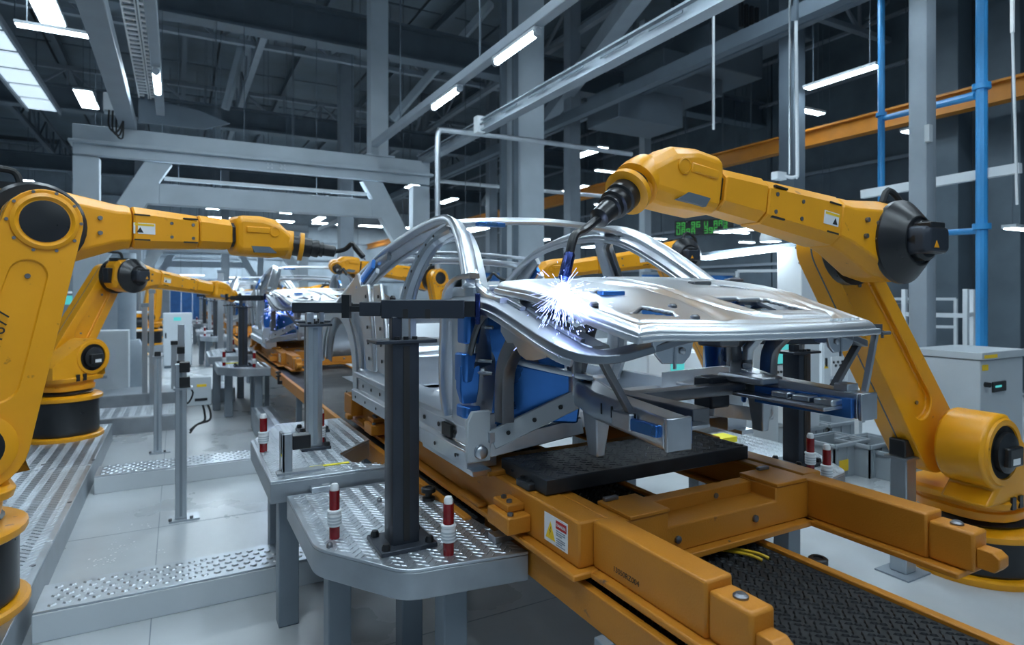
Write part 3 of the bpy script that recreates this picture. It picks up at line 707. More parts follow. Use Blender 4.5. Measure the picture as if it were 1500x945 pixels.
        obj('sill_end_plate', jp, GRY, c, bevel=.004)
        bo = MB(); bo.lathe([(.026,0),(.026,.014),(.02,.02),(.012,.022)], A(1.05,2.187,-.625), (0,-1,0), 16); bo.lathe([(.03,0),(.03,.003)], A(1.05,2.188,-.625), (0,-1,0), 20)
        obj('plate_bolt', bo, ST2, c)
        obj('plate_clip', MB().bx(*[v for ab in (sorted((A(1.083,0,0).x, A(1.12,0,0).x)), (2.17, 2.2), (H-.59, H-.55)) for v in ab]), ST2, c)
        obj('lower_brace', MB().bar(A(1.10,2.19,-.585), A(1.40,2.02,-.415), .03, .075), GRY, c, bevel=.004)
        hb = MB()
        for t in (.2, .5, .8):
            q = A(1.10,2.19,-.585).lerp(A(1.40,2.02,-.415), t); hb.lathe([(.009,0),(.009,.003)], q+V(-m*.010,-.0135,0), (-m*.45,-.85,0), 8)
        obj('brace_holes', hb, PRT, c)
        obj('lower_cross_brace', MB().bar(A(1.10,2.25,-.635), A(1.5,2.14,-.555), .03, .07), ST2, c, bevel=.004)
        # bent front structure between hood and rail
        obj('tower_post', MB().sweep([A(1.40,1.96,-.14), A(1.44,2.06,-.24), A(1.42,2.07,-.33), A(1.42,2.07,-.42)], rrect(.035, .022, .006), (0,1,0)), DST, c)
        obj('tower_post', MB().sweep([A(1.34,1.93,-.14), A(1.385,2.02,-.26), A(1.39,2.03,-.40)], rrect(.022, .018, .006), (0,1,0)), ST2, c)
        obj('tower_arm', MB().bar(A(1.43,2.05,-.32), A(1.54,1.97,-.40), .05, .02), ST2, c, bevel=.004)
        if s > 0:
            obj('rail_tray', MB().loft([[A(x, y, z) for x, z in ((1.36,-.39),(1.36,-.36),(1.43,-.36),(1.43,-.39))] for y in (1.5, 1.56)]), STL, c, bevel=.004)
            for k in range(3): obj('rail_tray', MB().bx(*[v for ab in (sorted((A(1.46,0,0).x, A(1.53,0,0).x)), (1.5+k*.1, 1.58+k*.1), (H-.44, H-.415)) for v in ab]), STL, c, bevel=.006)
            obj('rail_block', MB().bx(2.10, 2.22, 1.99, 2.1, H-.52, H-.38), DRK, c, bevel=.01)
            obj('rail_block', MB().bx(2.2, 2.34, 1.80, 2.05, H-.40, H-.365), ST2, c, bevel=.01)
        obj('rail_side_plate', MB().loft([[A(x, y, z) for x, z in ((1.462+(y-1.46)*.06,-.487),(1.462+(y-1.46)*.06,-.41),(1.44,-.41),(1.44,-.487))] for y in (1.465, 1.9)]), BLU, c, bevel=.003)
    # middle parts
    hw = lambda n, prof, pts, m=STL, **k: obj(n, MB().sweep(pts, prof, Z), m, c, **k)
    def cross(y, z0, crown, x0, bow=0., n=10):
        xe = 3.62-x0 if z0 > .1 else 2*XC-x0
        return [V(x0+(xe-x0)*i/n, y-bow*(1-(2*i/n-1)**2), H+z0+crown*(1-(2*i/n-1)**2)) for i in range(n+1)]
    hw('roof_header', [(-.05,-.012),(-.04,.012),(.04,.012),(.05,-.012)], cross(3.0, .37, .035, 1.25, .05))
    hw('roof_header_lip', rrect(.014, .012, .005), cross(2.93, .352, .032, 1.25, .06))
    obj('header_sensor', MB().bx(1.36, 1.52, 2.86, 2.9, H+.35, H+.372), BLU, c, bevel=.004)
    hw('rear_header', rrect(.05, .022, .012), cross(4.22, .215, .03, 1.22, -.03))
    hw('rear_header_lip', rrect(.02, .012, .006), cross(4.12, .265, .03, 1.23, -.03), ST2)
    hw('parcel_shelf', rrect(.2, .03, .02), cross(4.75, -.10, .01, 1.16))
    hw('tail_panel', rrect(.02, .18, .012), cross(5.36, -.36, .0, 1.16, -.08))
    hw('boot_edge', rrect(.05, .02, .01), cross(5.36, -.15, .01, 1.14, -.06))
    fp = MB(); n = 14
    fp.add([V(1.14+(1.48)*i/n, y, H-.655+(.13*math.exp(-((i/n-.5)/.13)**2))) for y in (2.35, 4.9) for i in range(n+1)], [(i, i+1, n+2+i, n+1+i) for i in range(n)])
    obj('floor_pan', fp, ST2, c, solid=.004)
    for y, h in ((2.85,.07), (3.35,.09)):
        hw('floor_cross_member', rrect(.07, h/2, .012), [V(1.15,y,H-.6), V(2.61,y,H-.6)])
    sp = MB().loft([[V(x, y, H+z) for y, z in ((3.9,-.62),(3.9,-.42),(3.98,-.38),(4.35,-.36),(4.42,-.12),(4.48,-.12),(4.44,-.62))] for x in (1.17, 2.59)])
    obj('rear_seat_panel', sp, STL, c, bevel=.008)
    hw('seat_bar', rrect(.02, .025, .008), [V(1.15,4.0,H-.18), V(2.61,4.0,H-.18)], ST2)
    hw('seat_bar', rrect(.02, .03, .008), [V(1.15,3.98,H-.33), V(2.61,3.98,H-.33)], ST2)
    fw = MB().loft([[V(x, y, H+z) for x in (1.18,1.3,1.42,1.5)] for y, z in ((2.40,-.62),(2.44,-.45),(2.44,-.05))], cap=False, closed=False)
    obj('firewall', fw, BLU, c, solid=.006)
    hw('cowl', [(-.07,-.03),(-.07,.02),(-.02,.035),(.07,.015),(.07,-.03)], cross(2.36, -.01, .03, 1.12, .06))
    hw('cowl_lip', rrect(.012, .012, .005), cross(2.26, .02, .03, 1.12, .06))
    wr = MB()
    for k in range(7):
        x = 1.16+k*.05; wr.tube(smoothpath([V(x,2.32,H+.0), V(x+.03,2.24,H+.02+.012*(k % 3)), V(x+.10,2.16,H-.01), V(x+.16,2.08,H-.02)], 3), .006, 5)
    obj('cowl_brackets', wr, ST2, c)
    for k, x in enumerate((1.2, 1.3)): obj('cowl_clip', MB().bx(x, x+.035, 2.1-k*.08, 2.14-k*.08, H-.03, H+.02), LGR, c, bevel=.003)
    hw('front_cross_member', rrect(.04, .025, .01), [V(1.5,1.98,H-.43), V(2.26,1.98,H-.43)], DST)
    hw('latch_beam', rrect(.03, .016, .006), cross(1.60, -.135, .02, 1.58, .04), DST)
    obj('latch_box', MB().bx(1.76, 1.86, 1.62, 1.74, H-.20, H-.12), DST, c, bevel=.008)
    # hood: thick pressed panel with ribs, seal channel and openings
    holes = []
    for pts in ([(-.50,1.60),(-.40,1.66),(-.34,1.58),(-.36,1.53)], [(.0,1.70),(.28,1.69),(.345,1.545),(.03,1.54)], [(.22,1.95),(.36,1.88),(.37,1.84),(.25,1.87)], [(-.50,1.83),(-.42,1.86),(-.40,1.82),(-.47,1.79)]):
        holes.append([V(HX+x, y, 0) for x, y in pts])
    def inh(x, y):
        for h in holes:
            cc = False; n = len(h)
            for i in range(n):
                a, b = h[i], h[(i+1) % n]
                if (a.y > y) != (b.y > y) and x < (b.x-a.x)*(y-a.y)/(b.y-a.y)+a.x: cc = not cc
            if cc: return True
        return False
    NU, NV = 130, 96
    G1 = [(-.36,2.12),(-.32,2.0),(-.22,1.87),(-.155,1.72),(-.17,1.58),(-.2,1.50)]
    G2 = [(-.20,2.14),(-.16,1.97),(-.11,1.76),(-.07,1.58),(-.02,1.50),(.10,1.47),(.40,1.48),(.46,1.54),(.5,1.9)]
    G3 = [(.14,2.1),(.2,1.9),(.42,1.80),(.44,1.6)]
    ND = [(-.03,1.72),(.30,1.71),(.37,1.53),(.02,1.52),(-.03,1.72)]
    vs = []
    for j in range(NV+1):
        for i in range(NU+1):
            s_ = 2*i/NU-1
            t = j/NV
            y = 1.42+t*.78
            hx = hood_half(y); x = HX+s_*hx
            yf = hood_front(x); y = yf+t*(2.2-yf-.04*(1-s_*s_))
            z = hood_z(x, y)
            e = min((1-abs(s_))*hx, (y-yf)*1.1, (2.22-y))
            if e < .035: z -= .026*(1-e/.035)**2            # turned down rim
            z -= .008*math.exp(-((e-.055)/.012)**2)          # seal groove behind the rim
            xr = x-HX
            z -= .016*math.exp(-(pdist(xr, y, G1)/.026)**2)  # long soft valley
            z -= .018*math.exp(-(pdist(xr, y, G2)/.013)**2)  # sharp valley around the middle panel
            z -= .008*math.exp(-(pdist(xr, y, G3)/.014)**2)
            z += .007*math.exp(-(pdist(xr, y, ND)/.012)**2)  # turned up lip round the large opening
            vs.append(V(x, y, z))
    fs = []
    for j in range(NV):
        for i in range(NU):
            q = [j*(NU+1)+i, j*(NU+1)+i+1, (j+1)*(NU+1)+i+1, (j+1)*(NU+1)+i]
            cx = sum(vs[k].x for k in q)/4; cy = sum(vs[k].y for k in q)/4
            if not inh(cx, cy): fs.append(tuple(q))
    hm = MB(); hm.add(vs, fs)
    obj('hood', hm, HOD, c, solid=.014, smooth=60)
    per = [vs[i] for i in range(NU+1)]
    obj('hood_front_edge', MB().sweep([p+V(0,-.003,-.010) for p in per[::5]], rrect(.010, .012, .007), Z), HOD, c)
    for s in (0, NU): obj('hood_side_edge', MB().sweep([vs[j*(NU+1)+s]+V(0,0,-.012) for j in range(0, NV+1, 4)], rrect(.010, .012, .007), Z), HOD, c)
    obj('hood_under_frame', MB().sweep([V(XC+t*.55, 1.62+.05*abs(t), H-.125+.02*(1-t*t)) for t in (-1,-.5,0,.5,1)], rrect(.05, .012, .008), Z), DST, c)
    pl_ = MB()
    for u, v in ((985,450),(870,447),(1018,466)):
        p = hood_hit(u, v); pl_.lathe([(.016,-.004),(.016,.006),(.010,.012)], p, Z, 12)
    obj('hood_plugs', pl_, DST, c)
    p = hood_hit(1145, 421)
    for k, (u, v) in enumerate(((895,431),(1025,416),(1075,412))):
        p = hood_hit(u, v); obj('hood_hinge_plate', MB().bx(p.x-.05, p.x+.05, p.y-.02, p.y+.02, p.z-.004, p.z+.012), [BLU, DST, DST][k], c, bevel=.004)
    st = MB()
    for k in range(6):
        x = 2.12+k*.035; y = hood_front(x)+.045; st.bx(x, x+.018, y, y+.012, hood_z(x, y)-.002, hood_z(x, y)+.006)
    obj('hood_stamp_marks', st, LGR, c)
    pr = MB(); pr.bar(V(2.52,1.50,H-.14), V(2.47,1.52,H-.41), .022, .016, (1,0,0))
    obj('hood_prop', pr, ST2, c)
    hb = MB(); hb.bx(2.44,2.52,1.475,1.51,H-.165,H-.125); hb.cyl((2.5,1.47,H-.16),(2.545,1.46,H-.16),.008,8); hb.cyl((2.51,1.47,H-.18),(2.51,1.47,H-.15),.006,6)
    obj('hood_corner_bracket', hb, DST, c)
    return c
PITCH = 6.6
car0 = car('nearest bare steel car body with a raised torch sparking on its hood')
cars = [car0]
for k, lb in enumerate(('second bare car body in line, seen behind the left end of the nearest', 'third bare car body in line, small behind the second', 'fourth bare car body, tiny and far down the line', 'fifth bare car body, farthest speck of the line')):
    cars.append(dup(car0, (0, PITCH*(k+1), 0), lb))

# ================================================================== CARRIER FRAMES AND CONVEYOR
ZT, ZB = .945, .79
def carrier(label):
    c = thing('carrier_frame', label, 'carrier', (1.785, 3.2, ZB), group='orange carrier frames under the car bodies')
    for s in (-1, 1):
        A = lambda x: x if s < 0 else 3.57-x
        def B(n, x0, x1, y0, y1, z0, z1, m=ORG, bv=.006):
            a, b = sorted((A(x0), A(x1))); return obj(n, MB().bx(a, b, y0, y1, z0, z1), m, c, bevel=bv)
        B('side_beam', 1.16, 1.27, 1.67, 4.62, ZB, ZT, bv=.008)
        B('side_beam_flange', 1.118, 1.30, 1.64, 4.62, ZB-.022, ZB)
        B('front_beam', 1.215, 1.315, 1.17, 1.67, ZB, ZT, bv=.008)
        B('front_beam_flange', 1.185, 1.345, 1.06, 1.64, ZB-.022, ZB)
        B('beam_end_step', 1.222, 1.308, 1.03, 1.17, ZB+.002, ZT-.022, bv=.01)
        e = obj('end_lug', MB().prism([(0,0),(.05,0),(.065,.02),(.065,.05),(.045,.065),(0,.065)], (A(1.265), 1.03, ZB+.02), (0,-1,0), (0,0,1), (1,0,0), -.03, .03), ORG, c, bevel=.004)
        obj('end_bolt', MB().lathe([(.02,0),(.02,.006),(.012,.012)], (A(1.265), 1.10, ZT-.022), Z, 12), DST, c)
        # bolted brackets along the outside
        for y in (2.06, 3.86):
            B('side_bracket', 1.06, 1.16, y-.08, y+.09, ZB+.02, ZB+.085)
            B('side_bracket_block', 1.085, 1.16, y-.03, y+.09, ZB+.085, ZB+.115)
            b = MB()
            for dy, dx, dz in ((-.055, 1.085, .085), (.0, 1.11, .115), (.055, 1.115, .115)): b.lathe([(.012,0),(.012,.01),(.006,.013)], (A(dx), y+dy, ZB+dz), Z, 8)
            obj('bracket_bolts', b, DST, c)
        for y in (2.45, 4.3): B('flange_stop', 1.118, 1.16, y-.1, y+.12, ZB, ZB+.018)
        B('rest_block', 1.075, 1.2, 4.35, 4.55, ZB+.04, ZT+.03)
        B('rest_block', 1.05, 1.09, 4.35, 4.43, ZB+.02, ZB+.055)
        B('sill_rest', 1.12, 1.25, 2.26, 2.5, ZT, ZT+.02)
        B('top_rail_plate', 1.275, 1.33, 1.66, 2.0, ZT-.02, ZT-.004)
    # cross beams
    obj('cross_beam', MB().prism([(1.315,ZB),(2.255,ZB),(2.255,ZT-.006),(2.06,ZT-.006),(2.06,ZT-.06),(1.505,ZT-.06),(1.505,ZT-.006),(1.315,ZT-.006)], (0,0,0), (1,0,0), (0,0,1), (0,1,0), 1.62, 1.80), ORG, c, bevel=.006)
    obj('cross_beam_ledge', MB().bx(1.505, 2.06, 1.74, 1.80, ZT-.062, ZT-.012), ORG, c, bevel=.003)
    obj('cross_beam_flange', MB().bx(1.315, 2.255, 1.585, 1.66, ZB-.022, ZB), ORG, c, bevel=.004)
    obj('cover_plate', MB().bx(1.33, 1.505, 1.615, 1.80, ZT-.006, ZT+.008), ORG, c, bevel=.003)
    obj('cover_plate', MB().bx(2.06, 2.24, 1.615, 1.80, ZT-.006, ZT+.008), ORG, c, bevel=.003)
    for x in (1.345, 2.15): obj('cover_handle', MB().bx(x, x+.06, 1.77, 1.79, ZT+.008, ZT+.022), DST, c, bevel=.003)
    b = MB()
    for x, z in ((1.41,.845), (1.545,.835), (1.94,.84)): b.lathe([(.014,0),(.014,.008),(.007,.012)], (x, 1.62, z), (0,-1,0), 10)
    for x in (1.56, 1.86): b.lathe([(.011,0),(.011,.006)], (x, 1.741, ZT-.04), (0,-1,0), 10)
    b.lathe([(.005,0),(.005,.002)], (1.78, 1.60, ZB), Z, 8)
    obj('cross_beam_bolts', b, DST, c)
    obj('cross_beam', MB().bx(1.27, 2.30, 2.46, 2.60, ZB, ZT-.01), ORG, c, bevel=.006)
    obj('cross_beam', MB().bx(1.27, 2.30, 3.5, 3.62, ZB, ZT-.01), ORG, c, bevel=.006)
    obj('cross_beam', MB().bx(1.27, 2.30, 4.45, 4.62, ZB, ZT-.01), ORG, c, bevel=.006)
    # warning sign on the outer face of the near side beam
    sg = obj('warning_sign', MB().bx(1.1588, 1.1605, 1.735, 1.885, ZB+.028, ZB+.128), WPL, c, smooth=0)
    y1 = 1.88
    def S(n, y0, ya, z0, z1, m): return obj(n, MB().bx(1.1578, 1.159, y1-ya, y1-y0, ZB+z0, ZB+z1), m, sg, smooth=0)
    tri = MB(); tri.prism([(0,0),(.062,0),(.031,.062)], (1.1588, y1-.006, ZB+.042), (0,-1,0), (0,0,1), (-1,0,0), 0, .0012); obj('warning_triangle', tri, YEL, sg, smooth=0)
    bolt = MB(); bolt.prism([(.026,.012),(.034,.03),(.030,.03),(.036,.048),(.024,.028),(.029,.028)], (1.1575, y1-.006, ZB+.042), (0,-1,0), (0,0,1), (-1,0,0), 0, .0006); obj('lightning_mark', bolt, PRT, sg, smooth=0)
    S('red_band', .072, .138, .092, .12, REDL)
    text('sign_word', 'DANGER', .0145, WPL, sg, (1.1574, y1-.076, ZB+.101), (0,-1,0), (0,0,1), .0003)
    lines = MB()
    for k in range(7):
        lines.bx(1.1578, 1.159, y1-.13+(.02 if k % 3 == 2 else 0), y1-.074, ZB+.083-k*.0075-(.004 if k > 2 else 0), ZB+.0865-k*.0075-(.004 if k > 2 else 0))
    obj('small_print_lines', lines, MGR, sg, smooth=0)
    text('stencilled_number', '13050RZ004', .024, PRT, c, (1.2145, 1.56, ZB+.03), (0,-1,0), (0,0,1), .0004)
    return c
f0 = carrier('nearest orange carrier frame filling the lower right foreground')
for k, lb in enumerate(('second orange carrier frame, behind the light grey clamp post', 'third orange carrier frame farther down the line', 'fourth orange carrier frame, small and far', 'fifth orange carrier frame, farthest of the line')): dup(f0, (0, PITCH*(k+1), 0), lb)
tp = thing('tread_plate', 'black diamond tread plate lying across the nearest orange carrier', 'tread plate', (1.74, 2.13, ZT))
obj('plate', MB().bx(1.20, 2.28, 1.94, 2.30, ZT+.004, ZT+.062), TRD, tp, bevel=.004)
bm_ = bumps([(1.21,1.95),(2.27,1.95),(2.27,2.29),(1.21,2.29)], ZT+.062, .042, .017, .0025); tag(obj('tread_pattern', bm_, TRD, tp, smooth=0), kind='stuff')
obj('fixing_lug', MB().bx(1.17, 1.215, 2.02, 2.12, ZT, ZT+.03), TRD, tp, bevel=.006)
b = MB()
for y in (2.05, 2.1, 2.2): b.lathe([(.009,0),(.009,.008)], (1.19 if y < 2.15 else 1.2, y, ZT+.03), Z, 8)
b.lathe([(.008,0),(.008,.006)], (2.26, 1.96, ZT+.062), Z, 8)
obj('plate_bolts', b, BLK, tp)
# belt conveyor
cv = thing('belt_conveyor', 'long conveyor with black studded belt and yellow side rails', 'conveyor', (1.54, 20, 0))
obj('belt', MB().bx(1.11, 1.975, 2.4, 46, .70, .728), RUB, cv); obj('belt', MB().bx(1.20, 1.975, .4, 2.4, .70, .728), RUB, cv)
bl = bumps([(1.21,.5),(1.96,.5),(1.96,3.4),(1.12,3.4),(1.12,2.42),(1.21,2.38)], .728, .034, .013, .006); tag(obj('belt_studs', bl, BLK, cv, smooth=0), kind='stuff')
for x0, x1, y0, y1 in ((1.075, 1.11, 2.4, 46), (1.17, 1.20, .4, 2.4), (1.975, 2.01, .4, 46)):
    obj('side_rail', MB().bx(x0, x1, y0, y1, .63, .742), ORG, cv, bevel=.004)
leg = None
for k in range(16):
    for x in (1.14, 1.90):
        if leg is None: leg = obj('conveyor_leg', MB().bx(x, x+.06, 1.5, 1.56, .02, .63), MGR, cv, bevel=.004); lx = x
        else: inst(leg, cv, (x-lx, k*2.75, 0))
obj('belt_bed', MB().bx(1.22, 1.96, .42, 46, .60, .68), DRK, cv)
def buffer_(x, y, z):
    t = obj('stop_buffer', MB().lathe([(.014,-.13),(.014,-.05),(.03,-.05),(.03,-.035),(.016,-.03),(.016,-.012),(.034,-.01),(.034,.008),(.028,.012),(.018,.012),(.017,.006)], (x, y, z), Z, 16), BLK, cv)
    obj('buffer_bracket', MB().bx(min(x, 1.09 if x < 1.5 else 1.99)-.01, max(x, 1.09 if x < 1.5 else 1.99)+.01, y-.015, y+.015, z-.14, z-.10), BLK, cv)
buffer_(1.035, 2.72, .78); buffer_(2.075, 1.45, .715); buffer_(1.035, 7.6, .78)
yc = MB()
for dx in (0, .035): yc.tube(smoothpath([(1.80+dx,1.66,.732), (1.82+dx,1.6,.742), (1.845+dx,1.55,.742), (1.86+dx,1.52,.734)], 3), .006, 6)
obj('yellow_hoses', yc, YEL, cv)

# ================================================================== PLATFORMS, CLAMP STANDS, BEACONS
def rounded_poly(pts, rads, k=6):
    out = []; n = len(pts)
    for i in range(n):
        p = Vector((*pts[i], 0)); a = Vector((*pts[i-1], 0)); b = Vector((*pts[(i+1) % n], 0)); r = rads[i]
        if r <= 0: out.append((p.x, p.y)); continue
        u = (a-p).normalized(); w = (b-p).normalized(); ang = u.angle(w); L = r/math.tan(ang/2)
        q0 = p+u*L; q1 = p+w*L; cen = p+(u+w).normalized()*(r/math.sin(ang/2))
        for j in range(k+1):
            t = j/k; d = (q0.lerp(q1, t)-cen).normalized(); out.append((cen.x+d.x*r, cen.y+d.y*r))
    return out
def mirror(x): return 3.9-x
def platform(label, side, front):
    A = (lambda x: x) if side < 0 else mirror
    if front: pts = [(1.16,2.0),(.70,2.06),(.46,2.42),(.46,3.10),(1.02,3.10),(1.02,2.85),(1.10,2.6)]; rads = [0,.14,.2,0,0,.03,.03]; z = .73; th = .11
    else: pts = [(.39,3.13),(.39,4.05),(.60,4.5),(1.04,4.5),(1.04,3.75),(.80,3.5),(.82,3.28),(1.0,3.13)]; rads = [0,.05,.1,0,0,.05,.05,0]; z = .80; th = .11
    poly = [(A(x), y) for x, y in rounded_poly(pts, rads)]
    p = thing('work_platform', label, 'platform', (A(.75), 2.5 if front else 3.8, 0), group='tread metal platforms beside the line')
    obj('platform_skirt', MB().prism(poly, (0,0,0), (1,0,0), (0,1,0), Z, z-th, z-.012), SKT, p, bevel=.004)
    obj('tread_deck', MB().prism(poly, (0,0,0), (1,0,0), (0,1,0), Z, z-.012, z), PLT, p, bevel=.003)
    cx = sum(q[0] for q in poly)/len(poly); cy = sum(q[1] for q in poly)/len(poly)
    ins = [(cx+(x-cx)*.965, cy+(y-cy)*.965) for x, y in poly]
    tag(obj('deck_studs', bumps(ins, z, .036, .0155, .0028), PLT, p, smooth=0), kind='stuff')
    for x, y in (((.62,2.75),(.95,2.75),(.95,2.25)) if front else ((.5,3.35),(.9,4.3),(.55,4.1))):
        obj('platform_leg', MB().bx(A(x)-.05, A(x)+.05, y-.05, y+.05, 0, z-th), MGR, p, bevel=.006)
    return p
pn_ = {}
for side in (-1, 1):
    for front in (1, 0):
        lb = ('rounded tread metal platform in the foreground, left of the orange carrier' if front else 'raised ribbed platform just behind the rounded foreground one') if side < 0 else ('tread metal platform right of the orange carrier with two beacons' if front else 'tread metal platform right of the line, under the rear clamp post')
        pn_[side, front] = platform(lb, side, front)
def dirs(p0, p1): return (Vector(p1)-Vector(p0)).normalized()
RT = V(CS, -SN, 0)
def stand(label, x, y, z, m, pm, k=1., far=False, arm=None, top=1.64, plate=1.51, face=1):
    t = thing('clamp_stand', label, 'clamp stand', (x, y, z), group='clamp stands along the line')
    obj('base_plate', MB().bx(x-.11*k, x+.11*k, y-.10*k, y+.10*k, z, z+.018), DRK, t, bevel=.003)
    b = MB()
    for sx in (-1, 1):
        for sy in (-1, 1): b.lathe([(.017,0),(.017,.012),(.012,.022),(.0,.022)], (x+sx*.085*k, y+sy*.075*k, z+.018), Z, 8)
    obj('base_bolts', b, BLK, t)
    w = .055*k
    obj('post', MB().loft([[V(x+a, y+b_, zz) for a, b_ in rrect(w, w, .012)] for zz in (z+.018, plate)]), m, t)
    obj('post_groove', MB().bx(x-.012, x+.012, y-w-.003, y-w+.001, z+.03, plate-.01), pm, t)
    obj('top_plate', MB().bx(x-.12*k, x+.12*k, y-.07, y+.07, plate, plate+.014), DRK, t, bevel=.003)
    b = MB()
    for sx in (-.035, 0, .035): b.lathe([(.011,0),(.011,.012)], (x+sx, y-.05, plate+.014), Z, 8)
    obj('top_bolts', b, BLK, t)
    obj('upper_stub', MB().bx(x-.045, x-.005, y-.02, y+.02, plate+.014, top-.03), m if m is DRK else ALU, t, bevel=.003)
    obj('slotted_strip', MB().bx(x+.03, x+.055, y-.012, y+.012, plate+.014, top-.03), ALU, t, bevel=.002)
    c0 = V(x, y, top)
    d = Vector(arm) if arm else RT
    if far:
        obj('clamp_arm', MB().bar(c0-d*.12, c0+d*.22, .06, .055), DRK, t, bevel=.004)
        obj('arm_tip', MB().bar(c0+d*.22, c0+d*.28, .04, .04), BLK, t)
    else:
        obj('clamp_arm', MB().bar(c0-d*.075, c0+d*.245, .06, .072), DRK, t, bevel=.004)
        obj('arm_extension', MB().bar(c0-d*.16, c0-d*.075, .05, .055), DRK, t, bevel=.004)
        obj('rear_tip', MB().bar(c0-d*.205, c0-d*.16, .025, .022), BLK, t)
        obj('rear_jaw', MB().bar(c0-d*.215-Z*.035, c0-d*.215+Z*.055, .03, .03, d), BLK, t)
        obj('arm_tip', MB().bar(c0+d*.245, c0+d*.285, .045, .06), BLK, t)
        obj('clamp_jaw', MB().bar(c0+d*.295-Z*.06, c0+d*.295+Z*.06, .035, .02, d), DBS, t, bevel=.004)
        for q in (.02, .105): obj('arm_slot', MB().bar(c0+d*q-V(0,0,.036)-d.cross(Z)*-.031, c0+d*q-d.cross(Z)*-.031, .02, .004, d.cross(Z)), PRT, t)
        obj('arm_screw', MB().lathe([(.012,0),(.012,.008),(.006,.016)], c0-d*.035+V(0,0,.036), Z, 8), BLK, t)
    return t
s0 = stand('dark clamp stand standing in front of the nearest car body', .765, 2.30, .73, DRK, PRT)
s1 = stand('pale aluminium clamp stand behind the dark one', .70, 3.70, .80, ALU, MGR, .75, True, top=1.62)
stand('dark clamp stand right behind the pale aluminium one', 0.775, 4.15, .80, DRK, PRT, .85, True, top=1.60)
stand('dark clamp stand on the right platform, seen under the hood', mirror(.80), 2.30, .73, DRK, PRT, 1., True, arm=-RT, top=1.44, plate=1.36)
def beacon(label, x, y, z, k=1.):
    t = thing('signal_beacon', label, 'beacon', (x, y, z), group='red signal beacons on the platforms')
    r = .0205*k
    obj('lower_lens', MB().lathe([(r,0),(r,.05*k)], (x,y,z), Z, 16), RED, t)
    obj('white_collar', MB().lathe([(r*1.25,.05*k),(r*1.35,.055*k),(r*1.35,.095*k),(r*1.2,.1*k),(r*1.4,.105*k),(r*1.4,.112*k),(r*1.1,.115*k)], (x,y,z), Z, 16), WPL, t)
    g = MB()
    for i in range(3): g.lathe([(r*1.352,.058*k+i*.012*k),(r*1.37,.060*k+i*.012*k),(r*1.37,.063*k+i*.012*k),(r*1.352,.065*k+i*.012*k)], (x,y,z), Z, 16)
    obj('collar_grooves', g, GRY, t)
    obj('upper_lens', MB().lathe([(r,.115*k),(r,.19*k)], (x,y,z), Z, 16), RED, t)
    obj('cap', MB().lathe([(r*.85,.19*k),(r*.85,.205*k),(r*.6,.215*k),(0,.217*k)], (x,y,z), Z, 16), WPL, t)
    return t
def zq(u, v, z): return at_Z(u, v, z)
q = zq(490, 788, .73); b1 = beacon('red beacon with white collar at the left rim of the foreground platform', q.x, q.y, .73)
q = zq(657, 812, .73); b2 = beacon('red beacon with white collar right of the dark clamp stand foot', q.x, q.y, .73)
q = zq(405, 672, .80); b3 = beacon('red beacon behind the grey camera bracket on the raised platform', .43, 3.75, .80)
q = zq(470, 652, .80); b4 = beacon('red beacon beside the yellow rail right of the pale clamp post', q.x, q.y, .80)
q = zq(1187, 693, .73); b5 = beacon('red beacon right of the dark right clamp stand, farther of two', q.x, q.y, .73)
q = zq(1211, 714, .73); b6 = beacon('red beacon right of the dark right clamp stand, nearer of two', q.x, q.y, .73)
# small things on the platforms
cbk = thing('camera_bracket', 'grey angle bracket with black sensor on the raised platform', 'bracket', (.47, 3.25, .80))
obj('upright', MB().bx(.455, .505, 3.22, 3.26, .80, 1.0), SKT, cbk, bevel=.004)
obj('upright_flange', MB().bx(.455, .47, 3.22, 3.32, .80, 1.0), SKT, cbk, bevel=.003)
obj('sensor_head', MB().bx(.507, .595, 3.225, 3.30, .915, .985), BLK, cbk, bevel=.004)
obj('foot', MB().bx(.43, .66, 3.2, 3.26, .80, .812), SKT, cbk)
obj('white_label', MB().bx(.4535, .455, 3.225, 3.255, .83, .885), WPL, cbk)
obj('yellow_label', MB().bx(.4535, .4552, 3.225, 3.255, .89, .90), YL2, cbk)
tag(obj('yellow_strip', MB().bx(.60, .80, 3.27, 3.29, .802, .806), YL2), 'thin yellow strip lying on the raised platform', 'strip')
for lb, u, v, zz, w in (('small metal block on the foreground platform behind the left beacon', 470, 718, .73, .05), ('small shiny metal block on the foreground platform beside the orange carrier', 735, 790, .73, .045)):
    q = zq(u, v, zz); t = thing('metal_block', lb, 'block', (q.x, q.y, zz))
    obj('block', MB().bx(q.x-w, q.x+w, q.y-w*.7, q.y+w*.7, zz, zz+.026), ST2, t, bevel=.003)
    obj('block_marks', MB().bx(q.x+w*.1, q.x+w*.8, q.y-.004, q.y+.004, zz+.026, zz+.0275), WPL, t)
b = MB()
for u, v, zz in ((483, 802, .73), (556, 735, .73), (430, 716, .73)):
    q = zq(u, v, zz)
    tag(obj('deck_bolt', MB().lathe([(.012,0),(.012,.012),(.006,.02)], (q.x, q.y, zz), Z, 8), DST), 'bolt head on the foreground platform deck, %s' % {483: 'near the left beacon foot', 556: 'behind the dark stand', 430: 'at the back left corner'}[u], 'bolt')
ylb = zq(1047, 648, .73)
tag(obj('yellow_label_box', MB().bx(ylb.x-.14, ylb.x+.14, ylb.y-.06, ylb.y+.06, .73, .765), YL2), 'bright yellow edged box on the right platform', 'box')
